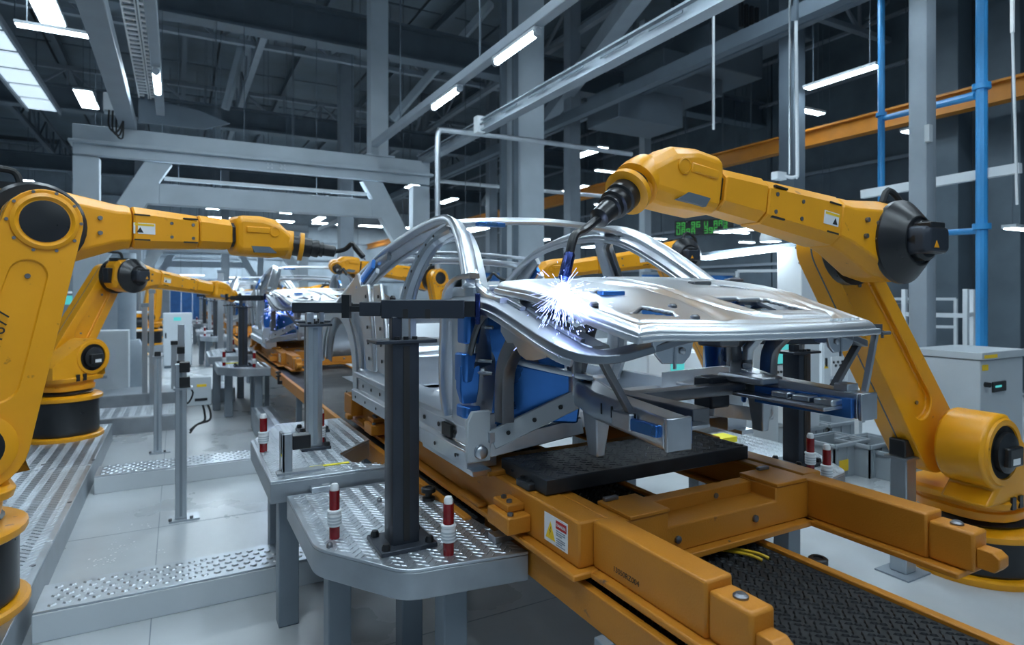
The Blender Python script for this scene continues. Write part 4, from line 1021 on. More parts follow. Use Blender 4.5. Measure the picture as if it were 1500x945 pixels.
# the same equipment at the next stations down the line
for k in (1, 2, 3):
    dl = (0, PITCH*k, 0); w = ['', 'second', 'third', 'fourth'][k]
    kids()
    for src, lb in ((pn_[-1,1], 'rounded platform left of the %s car body'), (pn_[-1,0], 'raised platform left behind the %s car body front'), (pn_[1,1], 'platform right of the %s car body'),
                    (s0, 'dark clamp stand left of the %s car body'), (s1, 'pale clamp stand left of the %s car body'),
                    (b1, 'tiny red beacon, left one on the platform of the %s car body'), (b2, 'tiny red beacon, right one on the platform of the %s car body'), (b4, 'tiny red beacon on the raised platform of the %s car body')):
        dup(src, dl, lb % w, first=False)
tag(obj('yellow_strip', MB().bx(.58, .80, 9.3, 9.36, .731, .74), YL2), 'pale yellow strip on the second platform down the line', 'strip')

# ------------------------------------------------------------------ floor level platforms and steps on the left
def slab(name, label, x0, x1, y0, y1, z0, z1, studs, cat, pitch=.05, split=(), rnd=False, m=PLT):
    t = thing(name, label, cat, ((x0+x1)/2, (y0+y1)/2, z0))
    obj('slab_body', MB().bx(x0, x1, y0, y1, z0, z1-.012), LGR if rnd else SKT, t, bevel=.004)
    ys = [y0]+list(split)+[y1]
    for a, b in zip(ys, ys[1:]):
        obj('tread_sheet', MB().bx(x0, x1, a+.006, b-.006, z1-.012, z1), m, t, bevel=.003)
    sx0, sx1, sy0, sy1 = studs
    tag(obj('tread_studs', bumps([(sx0,sy0),(sx1,sy0),(sx1,sy1),(sx0,sy1)], z1, pitch, pitch*(.33 if rnd else .40), .006 if rnd else .0035, 'rnd' if rnd else 'dia'), m, t, smooth=0), kind='stuff')
    return t
lp = slab('robot_platform', 'long ribbed metal platform carrying the left robots', -2.2, -.66, .6, 8.45, 0, .2, (-2.0, -.70, 2.6, 8.4), 'platform', .055, (2.2, 4.6, 6.5))
b = MB()
for u, v in ((137, 674), (63, 681), (102, 736), (48, 829)):
    q = zq(u, v, .2); b.lathe([(.014,0),(.014,.004)], (q.x, q.y, .2), Z, 10)
obj('sheet_screws', b, DST, lp)
slab('floor_step', 'studded metal floor step crossing at the bottom left', -.62, .95, 3.72, 4.06, 0, .15, (-.58, .93, 3.75, 4.04), 'step', .062, rnd=True)
slab('floor_step', 'studded metal floor step behind the aluminium post foot', -.62, .82, 6.25, 6.62, 0, .15, (-.6, .8, 6.28, 6.6), 'step', .062, rnd=True)
slab('floor_step', 'small ribbed platform left of the line, left of two', -1.75, -.98, 8.75, 9.6, 0, .2, (-1.73, -1.0, 8.8, 9.55), 'step', .06)
slab('floor_step', 'small ribbed platform left of the line, right of two', -.95, -.02, 8.75, 9.6, 0, .2, (-.93, -.04, 8.8, 9.55), 'step', .06)
slab('floor_step', 'wide pale step far back across the aisle', -2.6, .8, 10.6, 11.4, 0, .22, (-.1, .78, 10.65, 11.3), 'step', .07)
slab('line_walkway', 'ribbed walkway along the left side of the line', .82, 1.06, 5.0, 8.4, 0, .26, (.83, 1.05, 5.05, 8.35), 'walkway', .06, (6.4,))
dh = MB()
dpos = [zq(u, v, 0) for u, v in ((180,790),(176,800),(172,808),(182,775),(168,816),(150,830),(140,826),(195,752),(217,772),(231,808),(164,823),(188,800),(132,820))]
for q in dpos:
    for k in range(5):
        x, y, w = q.x+random.uniform(-.06,.06), q.y+random.uniform(-.07,.07), random.uniform(.004,.012); dh.bx(x, x+w, y, y+w*1.6, .0003, .0016)
tag(obj('floor_flakes', dh, WPL), 'scattered pale flakes on the floor left of the aluminium post', 'flakes', kind='stuff')
# ------------------------------------------------------------------ posts with sensors on the left
def profile_post(label, x, y, h, w, extra):
    t = thing('profile_post', label, 'post', (x, y, 0))
    obj('post', MB().bx(x-w/2, x+w/2, y-w/2, y+w/2, .012, h), ALU, t, bevel=.006)
    obj('post_groove', MB().bx(x-w*.12, x+w*.12, y-w/2-.002, y-w/2+.002, .03, h-.01), MGR, t)
    obj('foot_plate', MB().bx(x-w, x+w*1.6, y-w, y+w, 0, .012), ALU, t)
    b = MB()
    for s in (-1, 1): b.lathe([(.012,0),(.012,.02)], (x+s*w*.9, y-w*.8, .012), Z, 8)
    obj('foot_bolts', b, DST, t)
    if extra:
        for z in (h-.06, h-.17): obj('sensor', MB().bx(x-.01, x+.06, y-.07, y+.02, z, z+.075), BLK, t, bevel=.006)
        obj('sensor_cable', MB().tube(smoothpath([(x+.05,y-.03,h-.16), (x+.08,y-.03,h-.22), (x+.06,y-.03,h-.28), (x+.04,y-.03,h-.3)], 3), .007, 6), RUB, t)
        obj('sensor_shelf', MB().bx(x-.05, x+.08, y-.08, y+.05, h-.19, h-.175), ALU, t)
    else:
        obj('sensor', MB().bx(x-.03, x+.03, y-.03, y+.03, h+.01, h+.06), BLK, t, bevel=.005)
        obj('sensor_shelf', MB().bx(x-.05, x+.06, y-.05, y+.05, h, h+.01), ALU, t)
    return t
q = zq(265, 760, 0); profile_post('tall aluminium profile post with two black sensors, on the left floor', q.x, q.y, 1.17, .078, True)
q = zq(231, 663, .0); profile_post('aluminium profile post with one sensor, behind the first on the left', q.x, q.y, 1.02, .075, False)
q = zq(262, 655, 0)
cbx = thing('control_box', 'grey box with black hoses on a short post behind the aluminium post', 'control box', (q.x+.05, q.y+.3, 0))
x, y = q.x+.16, q.y+.2
obj('box_post', MB().bx(x-.17, x-.10, y, y+.07, .0, 1.35), ALU, cbx, bevel=.004)
obj('box_body', MB().bx(x-.10, x+.17, y-.05, y+.10, .42, .74), GRY, cbx, bevel=.008)
obj('box_label', MB().bx(x+.02, x+.12, y-.053, y-.05, .63, .66), YEL, cbx)
obj('box_socket', MB().bx(x+.0, x+.13, y-.056, y-.05, .47, .50), BLK, cbx)
for k in range(2): obj('box_hose', MB().tube(smoothpath([(x+.08+k*.05,y-.02,.42), (x+.10+k*.06,y-.04,.33), (x+.10+k*.05,y-.04,.24), (x+.02,y-.05,.2), (x-.05,y-.04,.14-k*.03)], 4), .012, 6), RUB, cbx)
for k in range(2): obj('sensor', MB().bx(x-.18, x-.10, y-.08, y, 1.02-k*.16, 1.10-k*.16), BLK, cbx, bevel=.005)
q = zq(212, 600, .0)
for i, (u, v, w, vt) in enumerate(((212, 597, .07, 450), (222, 600, .06, 430), (255, 590, .08, 505), (323, 560, .1, 400))):
    q = zq(u, v, 0); h = H+(430-vt)/900*((q.x)*SN+q.y*CS)
    t = thing('thin_post', ['thin grey post behind the second robot base, left of two', 'thin grey post behind the second robot base, right of two', 'short pale post with a dark sensor by the far cabinet', 'tall pale post left of the far clamp stands'][i], 'post', (q.x, q.y, 0))
    obj('post', MB().bx(q.x-w/2, q.x+w/2, q.y-w/2, q.y+w/2, 0, h), ALU, t, bevel=.005)
    obj('post_head', MB().bx(q.x-w*.6, q.x+w*.8, q.y-w*.6, q.y+w*.6, h, h+.06), BLK if i == 2 else MGR, t, bevel=.004)
def cabinet(label, x0, x1, y0, y1, z0, z1, m=GRY, door=True, name='cabinet'):
    t = thing(name, label, 'cabinet', ((x0+x1)/2, (y0+y1)/2, z0))
    obj('cabinet_body', MB().bx(x0, x1, y0, y1, z0+.05, z1), m, t, bevel=.008)
    obj('plinth', MB().bx(x0+.02, x1-.02, y0+.02, y1-.02, z0, z0+.05), DGR, t)
    if door:
        d = obj('door', MB().bx(x0+.015, x1-.015, y0-.016, y0-.002, z0+.07, z1-.02), m, t, bevel=.004)
        obj('door_handle', MB().bx(x0+.04, x0+.07, y0-.035, y0-.016, z0+(z1-z0)*.55, z0+(z1-z0)*.55+.12), BLK, d)
        obj('door_vent', MB().bx((x0+x1)/2-.1, (x0+x1)/2+.1, y0-.019, y0-.016, z0+(z1-z0)*.35, z0+(z1-z0)*.35+.04), MGR, d)
    return t
p = zq(258, 556, 0); p = at_d(258, 540, 14.)
c_ = cabinet('tall grey cabinet with a small teal display, far left of the line', p.x-.26, p.x+.32, p.y, p.y+.5, 0, 1.25)
obj('display', MB().bx(p.x-.05, p.x+.1, p.y-.02, p.y-.016, 1.08, 1.16), SCR, c_)
p = at_d(160, 500, 9.5)
c_ = cabinet('wide grey cabinet behind the second left robot', p.x-.5, p.x+.25, p.y, p.y+.4, .0, 1.12)
b = MB()
for k in range(2): b.lathe([(.022,0),(.022,.02)], (p.x-.22+k*.09, p.y-.016, .55), (0,-1,0), 10)
obj('cabinet_knobs', b, BLK, c_)
p = at_d(186, 480, 10.7)
t = thing('pipe_column', 'round grey column with boxed base between cabinet and thin posts', 'column', (p.x, p.y, 0))
obj('column_tube', MB().cyl((p.x, p.y, 0), (p.x, p.y, 2.4), .14, 20), MGR, t)
obj('boxed_base', MB().loft([[V(p.x+a, p.y-.1+b, z) for a, b in rrect(.26*k, .2*k, .03)] for z, k in ((0,1), (.75,1), (.9,.75))]), MGR, t, smooth=25)
p = at_d(80, 440, 13.5)
rk = thing('equipment_rack', 'grey rack with teal lit window behind the first left robot arm', 'rack', (p.x, p.y, 0))
for dx in (-.5, .5): obj('rack_post', MB().bx(p.x+dx-.04, p.x+dx+.04, p.y-.04, p.y+.04, 0, 2.6), LGR, rk)
for z in (.5, 1.05, 1.7, 2.4): obj('rack_shelf', MB().bx(p.x-.5, p.x+.5, p.y-.02, p.y+.4, z, z+.05), LGR, rk)
obj('rack_panel', MB().bx(p.x-.46, p.x+.46, p.y+.3, p.y+.34, .55, 1.0), GRY, rk)
obj('rack_screen', MB().bx(p.x-.1, p.x+.3, p.y+.25, p.y+.28, 1.45, 1.65), SCR, rk)
for i, (u, d, w) in enumerate(((70, 20, 1.4), (170, 19, 1.2), (222, 31, 1.6))):
    p = at_d(u, 420, d)
    cabinet(['dim grey machine housing far left behind the robots', 'dim grey machine housing behind the left gantry post', 'dim grey machine housing deep in the line'][i], p.x-w/2, p.x+w/2, p.y, p.y+1, 0, 2.3, MGR)
p = at_d(205, 480, 12.2)
t = thing('shelf_unit', 'open shelf with black and yellow machine parts behind the thin posts', 'shelf', (p.x, p.y, 0))
for dx in (-.18, .18): obj('shelf_post', MB().bx(p.x+dx-.025, p.x+dx+.025, p.y-.02, p.y+.02, .03, 1.9), ALU, t)
for z in (.42, .95, 1.3): obj('shelf_board', MB().bx(p.x-.2, p.x+.2, p.y, p.y+.4, z, z+.04), LGR, t)
for z, m, lb in ((.46, BLK, 'black motor on the lower board of the open shelf'), (.99, BLK, 'black motor on the upper board of the open shelf')):
    q = thing('spare_motor', lb, 'motor', (p.x, p.y+.2, z))
    obj('motor_body', MB().cyl((p.x-.12, p.y+.15, z+.12), (p.x+.12, p.y+.15, z+.12), .11, 14), m, q)
    obj('motor_foot', MB().bx(p.x-.14, p.x+.14, p.y+.05, p.y+.28, z, z+.03), ROB, q)
# blue partitions far back
def partition(label, x0, y0, x1, y1, h, n):
    a = V(x0, y0, 0); b = V(x1, y1, 0)
    t = thing('blue_partition', label, 'partition', (a+b)/2)
    for k in range(n):
        p0 = a.lerp(b, (k+.03)/n); p1 = a.lerp(b, (k+.97)/n); off = V(0, .04*(k % 2), 0)
        obj('partition_panel', MB().bar(p0+off+V(0,0,h/2+.05), p1+off+V(0,0,h/2+.05), .05, h-.1), BCU, t)
    obj('partition_rail', MB().bar(a+V(0,0,h+.03), b+V(0,0,h+.03), .08, .08), MGR, t)
    return t
a = at_d(940, 400, 17.5); b = at_d(1075, 400, 18.5); partition('blue partition wall seen past the far roof pillar', a.x, a.y, b.x, b.y, 2.25, 8)
a = at_d(215, 440, 33.); b = at_d(345, 440, 35.); partition('far blue partition deep down the line on the left', a.x, a.y, b.x, b.y, 2.0, 8)
a = at_d(690, 400, 23.); b = at_d(745, 400, 24.); partition('small blue partition seen through the windscreen opening', a.x, a.y, b.x, b.y, 2.5, 4)
a = at_d(1195, 425, 16.); b = at_d(1260, 425, 16.); partition('small blue partition under the right front forearm', a.x, a.y, b.x, b.y, 2.1, 4)

# ================================================================== RIGHT HAND SIDE EQUIPMENT
p = at_d(1138, 520, 5.2)
t = thing('operator_terminal', 'grey operator terminal with a teal screen, seen under the hood', 'terminal', (p.x, p.y, 0))
obj('terminal_column', MB().bx(p.x-.22, p.x+.10, p.y+.06, p.y+.4, 0, 1.37), GRY, t, bevel=.01)
hd = obj('terminal_head', MB().bx(p.x-.13, p.x+.14, p.y-.03, p.y+.06, .98, 1.38), LGR, t, bevel=.015)
obj('screen_frame', MB().bx(p.x-.10, p.x+.12, p.y-.036, p.y-.03, 1.10, 1.30), BLK, t)
obj('screen', MB().bx(p.x-.09, p.x+.11, p.y-.039, p.y-.036, 1.11, 1.29), SCR, t)
b = MB()
for k in range(4): b.lathe([(.011,0),(.011,.012)], (p.x-.07+k*.04, p.y-.03, 1.04), (0,-1,0), 8)
obj('push_buttons', b, BLK, t)
obj('cable', MB().tube(smoothpath([(p.x-.2,p.y,1.02),(p.x-.17,p.y-.05,1.1),(p.x-.12,p.y-.05,1.08),(p.x-.1,p.y-.04,.98)], 4), .012, 6), RUB, t)
p = at_d(1172, 420, 6.6)
t = thing('portal_frame', 'pale portal frame with a lit underside right of the far roof pillar', 'frame', (p.x, p.y, 0))
obj('portal_post', MB().bx(p.x-.14, p.x+.16, p.y-.12, p.y+.18, 0, 2.2), LGR, t, bevel=.01)
a = at_d(1032, 375, 8.5); e = V(p.x, p.y, 2.2)
a = V(a.x, a.y, 2.2)
obj('portal_beam', MB().bar(V(e.x+.15,e.y,2.23), V(a.x,a.y,2.23), .3, .05), DGR, t)
obj('lit_underside', MB().bar(V(e.x-.2,e.y+.1,2.185), V(a.x,a.y,2.185), .2, .03), PA2, t)
obj('portal_dome', MB().lathe([(.11,0),(.11,.05),(.085,.12),(.03,.15),(0,.15)], (e.x-.28, e.y+.15, 2.255), Z, 16), LGR, t)
# guard rails
def rail(label, pts, hs, post=.05, m=LGR, top=None):
    t = thing('guard_rail', label, 'rail', (pts[0][0], pts[0][1], 0))
    for x, y in pts: obj('rail_post', MB().bx(x-post/2, x+post/2, y-post/2, y+post/2, 0, top or max(hs)), m, t, bevel=.004)
    for (x0, y0), (x1, y1) in zip(pts, pts[1:]):
        for h in hs: obj('rail_bar', MB().bar((x0,y0,h), (x1,y1,h), .045, .05), m, t, bevel=.003)
    return t
def xy(u, v, d): q = at_d(u, v, d); return (q.x, q.y)
rail('grey guard rail behind the right front rail of the nearest car', [xy(1180, 500, 6.6), xy(1257, 500, 6.2), xy(1325, 500, 5.9)], (.55, .72))
rail('tall pale guard rail at the right, left of the thick blue pipe', [xy(1325, 500, 7.4), xy(1415, 500, 6.9), xy(1424, 500, 7.6)], (.5, .95, 1.45), .05, LGR, 1.75)
rail('pale guard rail far behind the right front lower arm', [xy(1180, 450, 12), xy(1260, 450, 11.5), xy(1400, 450, 11)], (.6, 1.1, 1.6))
rail('pale guard rail behind the far roof pillar of the nearest car', [xy(1080, 430, 11), xy(1180, 430, 10.6)], (.7, 1.2, 1.75, 2.1))
p = at_d(1225, 500, 9.)
c_ = cabinet('white wall box on a pale cabinet right of the clamp stand', p.x-.32, p.x+.2, p.y, p.y+.4, .0, 1.18, LGR)
obj('socket_panel', MB().bx(p.x-.15, p.x+.15, p.y-.03, p.y-.016, .5, .78), WPL, c_)
b = MB()
for k in range(5): b.lathe([(.02,0),(.02,.01)], (p.x-.11+k*.05, p.y-.03, .70-(k % 2)*.05), (0,-1,0), 8)
obj('sockets', b, BLK, c_)
tri = MB(); tri.prism([(0,0),(.1,0),(.05,.09)], (p.x-.31, p.y-.018, .62), (1,0,0), (0,0,1), (0,-1,0), 0, .004); obj('warning_triangle', tri, YEL, c_)
p = at_d(1250, 520, 10.5); cabinet('pale cabinet behind the right front lower arm', p.x-.2, p.x+.8, p.y, p.y+.5, 0, 1.3, LGR)
p = at_d(1450, 560, 4.9)
t = thing('control_cabinet', 'light grey control cabinet with dark display at the right edge', 'cabinet', (p.x+.2, p.y+.2, 0))
obj('cabinet_body', MB().bx(p.x-.15, p.x+.55, p.y, p.y+.5, .05, 1.17), GRY, t, bevel=.008)
obj('cabinet_lid', MB().bx(p.x-.16, p.x+.56, p.y-.02, p.y+.5, 1.175, 1.235), GRY, t, bevel=.006)
obj('yellow_strip_label', MB().bx(p.x-.13, p.x+.07, p.y-.023, p.y-.02, 1.188, 1.215), YEL, t)
obj('yellow_warning_label', MB().bx(p.x-.12, p.x-.03, p.y-.004, p.y, 1.09, 1.135), YEL, t)
obj('display_frame', MB().bx(p.x+.03, p.x+.24, p.y-.012, p.y, .91, .99), BLK, t)
obj('display', MB().bx(p.x+.06, p.x+.16, p.y-.014, p.y-.012, .945, .962), SCR, t)
obj('lamp_sensor', MB().lathe([(.02,0),(.02,.04)], (p.x-.08, p.y-.0, .98), (0,-1,0), 10), BLK, t)
obj('plinth', MB().bx(p.x-.13, p.x+.53, p.y+.02, p.y+.48, 0, .05), DGR, t)
# crates
def crate(label, u, v, w, d_, h, lab=True):
    q = zq(u, v, 0); x, y = q.x, q.y
    t = thing('storage_crate', label, 'crate', (x, y, 0), group='grey storage crates on the floor')
    i = .025
    b = MB(); b.bx(x-w/2+i, x+w/2-i, y-d_/2+i, y+d_/2-i, 0, .02)
    for x0, x1, y0, y1 in ((x-w/2+.01,x+w/2-.01,y-d_/2+.01,y-d_/2+i),(x-w/2+.01,x+w/2-.01,y+d_/2-i,y+d_/2-.01),(x-w/2+.01,x-w/2+i,y-d_/2+.01,y+d_/2-.01),(x+w/2-i,x+w/2-.01,y-d_/2+.01,y+d_/2-.01)): b.bx(x0, x1, y0, y1, .0, h)
    obj('crate_body', b, CRT, t)
    r = MB(); r.sweep([(x-w/2,y-d_/2,h),(x+w/2,y-d_/2,h),(x+w/2,y+d_/2,h),(x-w/2,y+d_/2,h),(x-w/2,y-d_/2,h)], rrect(.014, .018, .005), Z)
    obj('crate_rim', r, CRT, t)
    rb = MB()
    for k in range(4):
        xx = x-w/2+.06+k*(w-.12)/3; rb.bx(xx-.008, xx+.008, y-d_/2, y-d_/2+.012, .02, h-.02)
    obj('crate_ribs', rb, CRT, t)
    if lab: obj('yellow_label', MB().bx(x-w*.38, x-w*.12, y-d_/2-.002, y-d_/2+.0, h*.2, h*.55), YEL, t)
    return t
crate('grey crate standing on the floor left of the guard rail post', 1222, 690, .52, .36, .30)
crate('grey open crate right of the guard rail post', 1272, 690, .50, .34, .29, False)
crate('small grey crate beside the round edged column foot', 1312, 700, .34, .3, .24)
crate('grey crate farther back under the car rail end', 1180, 660, .5, .36, .28, False)
crate('grey crate far back beside the dark clamp stand', 1215, 655, .6, .4, .3, False)
p = at_d(1322, 760, 3.75)
t = thing('sensor_post', 'grey post with a black sensor on top, left of the right front robot', 'post', (p.x, p.y, 0))
obj('post', MB().bx(p.x-.05, p.x+.06, p.y-.05, p.y+.05, .01, .70), ALU, t, bevel=.008)
obj('post_cap', MB().bx(p.x-.08, p.x+.09, p.y-.07, p.y+.07, .70, .712), ALU, t)
obj('sensor_head', MB().bx(p.x-.06, p.x+.04, p.y-.05, p.y+.05, .713, .82), BLK, t, bevel=.008)
obj('sensor_lens', MB().cyl((p.x+.04, p.y-.02, .775), (p.x+.10, p.y-.03, .775), .02, 10), BLK, t)
obj('foot_plate', MB().bx(p.x-.12, p.x+.12, p.y-.1, p.y+.1, 0, .01), MGR, t)
p = at_d(1375, 760, 4.3)
t = thing('machine_panel', 'grey ribbed machine panel behind the right front robot base', 'panel', (p.x, p.y, 0))
obj('panel_sheet', MB().bx(p.x-.16, p.x+.6, p.y, p.y+.08, 0, .78), MGR, t, bevel=.01)
for k in range(4): obj('panel_rib', MB().bx(p.x-.12+k*.2, p.x-.06+k*.2, p.y-.04, p.y, .02, .78), MGR, t, bevel=.01)
# display board
p = at_d(1030, 333, 17.)
t = thing('display_board', 'black hanging board with green lit characters', 'display', p)
ax = (at_d(1075, 330, 16.6)-at_d(990, 335, 17.4)); L = ax.length; ax.z = 0; ax.normalize(); nn = ax.cross(Z)
def onb(a, z, off=0): return V(p.x, p.y, p.z)+ax*a+Z*z+nn*off
def brd(n, a0, a1, z0, z1, o0, o1, m): return obj(n, MB().loft([[onb(a0,z0,o), onb(a1,z0,o), onb(a1,z1,o), onb(a0,z1,o)] for o in (o0, o1)]), m, t)
brd('board_case', -L/2, L/2, -.21, .21, -.12, .0, BLK)
for k, (a0, a1) in enumerate(((-L/2+.04, -.06), (.02, L/2-.12))):
    mb = MB(); n = 5; w = (a1-a0)/n
    for r_ in range(2):
        for i in range(n):
            if (i+r_*2+k) % 5 == 4: continue
            x0 = a0+i*w; zz = -.17+r_*.18; s = random.choice([0x7D, 0x5B, 0x6F, 0x77, 0x3E, 0x4F])
            segs = [(.1,.9,.13,.155),(.75,.9,.075,.15),(.75,.9,0,.075),(.1,.9,0,.02),(.1,.25,0,.075),(.1,.25,.075,.15),(.1,.9,.065,.085)]
            for b_, (sa, sb, z0, z1) in enumerate(segs):
                if s >> b_ & 1: mb.loft([[onb(x0+sa*w*.9, zz+z0, o), onb(x0+sb*w*.9, zz+z0, o), onb(x0+sb*w*.9, zz+z1, o), onb(x0+sa*w*.9, zz+z1, o)] for o in (.0, .004)])
    obj('green_characters', mb, GRN, t, smooth=0)
for a in (-.5, .5): obj('board_hanger', MB().bar(onb(a, .21, -.06), V(onb(a,0,-.06).x, onb(a,0,-.06).y, CZ-.1), .025), DGR, t)
# far machines that fill the hall behind the car
for i, (u, v, d, w, h, m) in enumerate(((880, 420, 14, 1.2, 1.6, GRY), (640, 430, 17, 1.6, 1.9, GRY), (990, 530, 7.4, .9, 1.0, LGR), (930, 540, 8.2, .7, 1.05, LGR), (1080, 440, 13, 1.5, 1.5, GRY), (700, 430, 20, 1.6, 2.1, LGR), (1330, 470, 12.5, 1.2, 1.5, MGR), (540, 430, 22, 1.4, 2.0, MGR))):
    p = at_d(u, v, d)
    c_ = cabinet(['grey far machine cabinet seen through the roof opening', 'grey far machine cabinet seen through the front door opening', 'pale cabinet seen under the hood, left of the terminal', 'pale cabinet seen under the fender rail', 'grey far cabinet behind the far windscreen pillar', 'pale far cabinet behind the centre pillar', 'dim cabinet between the right columns', 'dim far cabinet behind the second car body'][i], p.x-w/2, p.x+w/2, p.y, p.y+.8, 0, h, m)
    if i in (2, 3): obj('small_screen', MB().bx(p.x-.1, p.x+.12, p.y-.02, p.y-.016, h-.3, h-.12), SCR, c_)
# ================================================================== ROBOTS
def robot(label, bx, by, z0, fx, fy, sgn, sh, el, wr, tip, k=1., zped=.40, far=False, tdir=None, mark=None, tool=True, dep=.035):
    """r = distance forward of the base axis, z = height above the ground; tip in world space"""
    yaw = math.atan2(fy, fx)
    R = thing('welding_robot', label, 'robot', (bx, by, z0), yaw, 'yellow welding robots')
    Mi = MTX[R].inverted()
    S = lambda r, y, z: V(r, y, z-z0)
    O = lambda n, mb, m, **q: obj(n, mb, m, R, local=True, **q)
    N = 16 if far else 32
    sh = Vector((sh[0], 0, sh[1]-z0)); el = Vector((el[0], 0, el[1]-z0)); wr = Vector((wr[0], 0, wr[1]-z0)); tipl = Mi @ Vector(tip)
    zp = zped
    O('base_flange', MB().lathe([(0,0),(.385*k,0),(.39*k,.012),(.39*k,.035),(.375*k,.045),(0,.045)], (0,0,0), Z, N), ROB)
    O('pedestal', MB().lathe([(.335*k,.045),(.345*k,.06),(.345*k,zp-.05),(.33*k,zp-.04)], (0,0,0), Z, N), BLK)
    O('pedestal_ring', MB().lathe([(0,zp-.04),(.375*k,zp-.04),(.38*k,zp-.03),(.38*k,zp-.005),(.35*k,zp+.012),(0,zp+.012)], (0,0,0), Z, N), ROB)
    O('swivel_seal', MB().lathe([(.27*k,zp+.012),(.29*k,zp+.03),(.25*k,zp+.06)], (0,0,0), Z, N), BLK)
    tz = zp+.06
    hs = sh.z
    O('turret', MB().loft([[V(a, b, z) for a, b in rrect(w*k, w*k, c*k, 4)] for z, w, c in ((tz,.27,.2),(tz+.05,.275,.2),(tz+.055,.25,.15),(tz+.09,.25,.15),(tz+.095,.30,.12),(tz+.135,.31,.12),(tz+.15,.29,.12))]), ROB, bevel=.004)
    # shoulder bracket with the motor pocket on the motor side
    th = .13*k; yb = sgn*.17*k
    def hull2(c0, r0, c1, r1, n=14):
        d = Vector((c1[0]-c0[0], c1[1]-c0[1])); L = d.length; a = math.atan2(d.y, d.x); be = math.acos(max(-1, min(1, (r0-r1)/L))) if L > abs(r0-r1) else 0
        out = []
        for i in range(n+1):
            t = a+be+(2*math.pi-2*be)*i/n; out.append((c0[0]+r0*math.cos(t), c0[1]+r0*math.sin(t)))
        for i in range(n+1):
            t = a-be+2*be*i/n; out.append((c1[0]+r1*math.cos(t), c1[1]+r1*math.sin(t)))
        return out
    rs = .215*k
    br = [(rs*math.cos(t), hs+rs*math.sin(t)) for t in [math.radians(-75+i*13) for i in range(15)]]
    br = [(sh.x+x, z) for x, z in br]+[(sh.x-.42*k, tz+.30), (sh.x-.46*k, tz+.26), (sh.x-.46*k, tz+.14), (sh.x+.16*k, tz+.14)]
    O('shoulder_bracket', MB().prism(br, (0,0,0), (1,0,0), (0,0,1), (0,1,0), yb-th, yb+th), ROB, bevel=.02*k)
    yo = yb+sgn*th
    O('shoulder_ring', MB().lathe([(.15*k,-.01),(.155*k,.012),(.185*k,.012),(.2*k,-.01)], (sh.x, yo, hs), (0,sgn,0), N), ROB)
    O('shoulder_pocket', MB().lathe([(.15*k,.004),(.0,.004)], (sh.x, yo, hs), (0,sgn,0), N), PRT)
    sm = O('shoulder_motor', MB().lathe([(.115*k,0),(.115*k,.03),(.07*k,.045),(0,.045)], (sh.x, yo, hs), (0,sgn,0), N), BLK)
    obj('motor_box', MB().bx(sh.x-.075*k, sh.x+.075*k, *sorted((yo+sgn*.03, yo+sgn*.07)), hs-.07*k, hs+.04*k), BLK, R, local=True, bevel=.01).parent = sm
    obj('motor_label', MB().bx(sh.x-.03*k, sh.x+.045*k, *sorted((yo+sgn*.070, yo+sgn*.0715)), hs-.055*k, hs-.02*k), WPL, R, local=True).parent = sm
    b = MB()
    for dx in (-.2, -.12): b.bx(sh.x+dx*k, sh.x+(dx+.04)*k, *sorted((yo, yo+sgn*.012)), tz+.10, tz+.17)
    O('turret_clamps', b, BLK)
    # lower arm: hollowed casting
    yl = -sgn*.135*k if not far else -sgn*.13*k
    d2 = Vector((el.x-sh.x, el.z-hs)); L1 = d2.length; u2 = d2/L1
    p0, p1 = (sh.x, hs), (el.x, el.z)
    outer = hull2(p0, .205*k, p1, .155*k)
    a0 = (sh.x+u2.x*.30*k, hs+u2.y*.30*k); a1 = (el.x-u2.x*.27*k, el.z-u2.y*.27*k)
    inner = hull2(a0, .095*k, a1, .075*k)
    t_ = .10*k
    rg = lambda pl, y: [V(x, y, z) for x, z in pl]
    O('lower_arm', MB().loft([rg(inner, yl-t_+dep*k), rg(inner, yl-t_), rg(outer, yl-t_), rg(outer, yl+t_), rg(inner, yl+t_), rg(inner, yl+t_-dep*k)]), ROB, bevel=.008*k)
    for s in (-1, 1):
        b = MB()
        for q in (a0, a1): b.lathe([(.012*k,0),(.012*k,.008*k)], V(q[0], yl+s*(t_-dep*k), q[1]), (0,s,0), 8)
        O('arm_bolts', b, DST)
    rm = MB()
    O('arm_seam', MB().loft([rg(hull2(p0,.207*k,p1,.157*k), yl-.004), rg(hull2(p0,.207*k,p1,.157*k), yl+.004)]), DGR)
    yc = yl-sgn*t_
    O('elbow_cover', MB().lathe([(.125*k,0),(.135*k,.01),(.118*k,.018),(.105*k,.006),(0,.006)], (el.x, yc, el.z), (0,-sgn,0), N), ROB)
    O('elbow_bore', MB().lathe([(.10*k,.008),(.09*k,.010),(0,.010)], (el.x, yc, el.z), (0,-sgn,0), N), BLK)
    O('shoulder_cover', MB().lathe([(.15*k,0),(.16*k,.012),(.14*k,.02),(0,.02)], (sh.x, yc, hs), (0,-sgn,0), N), ROB)
    O('shoulder_bore', MB().lathe([(.11*k,.02),(.10*k,.024),(0,.024)], (sh.x, yc, hs), (0,-sgn,0), N), BLK)
    b = MB()
    for i in range(10):
        t = 2*math.pi*i/10; b.lathe([(.008*k,0),(.008*k,.006)], (el.x+.145*k*math.cos(t), yc, el.z+.145*k*math.sin(t)), (0,-sgn,0), 6)
    O('cover_screws', b, DST)
    # elbow joint
    yf = sgn*.135*k
    O('elbow_spacer', MB().lathe([(.20*k,-.045*k),(.215*k,-.03*k),(.215*k,.02*k)], (el.x, 0, el.z), (0,sgn,0), N), BLK)
    ax = (wr-el); L2 = ax.length; ax.normalize(); az = Vector((-ax.z, 0, ax.x))
    if az.z < 0: az = -az
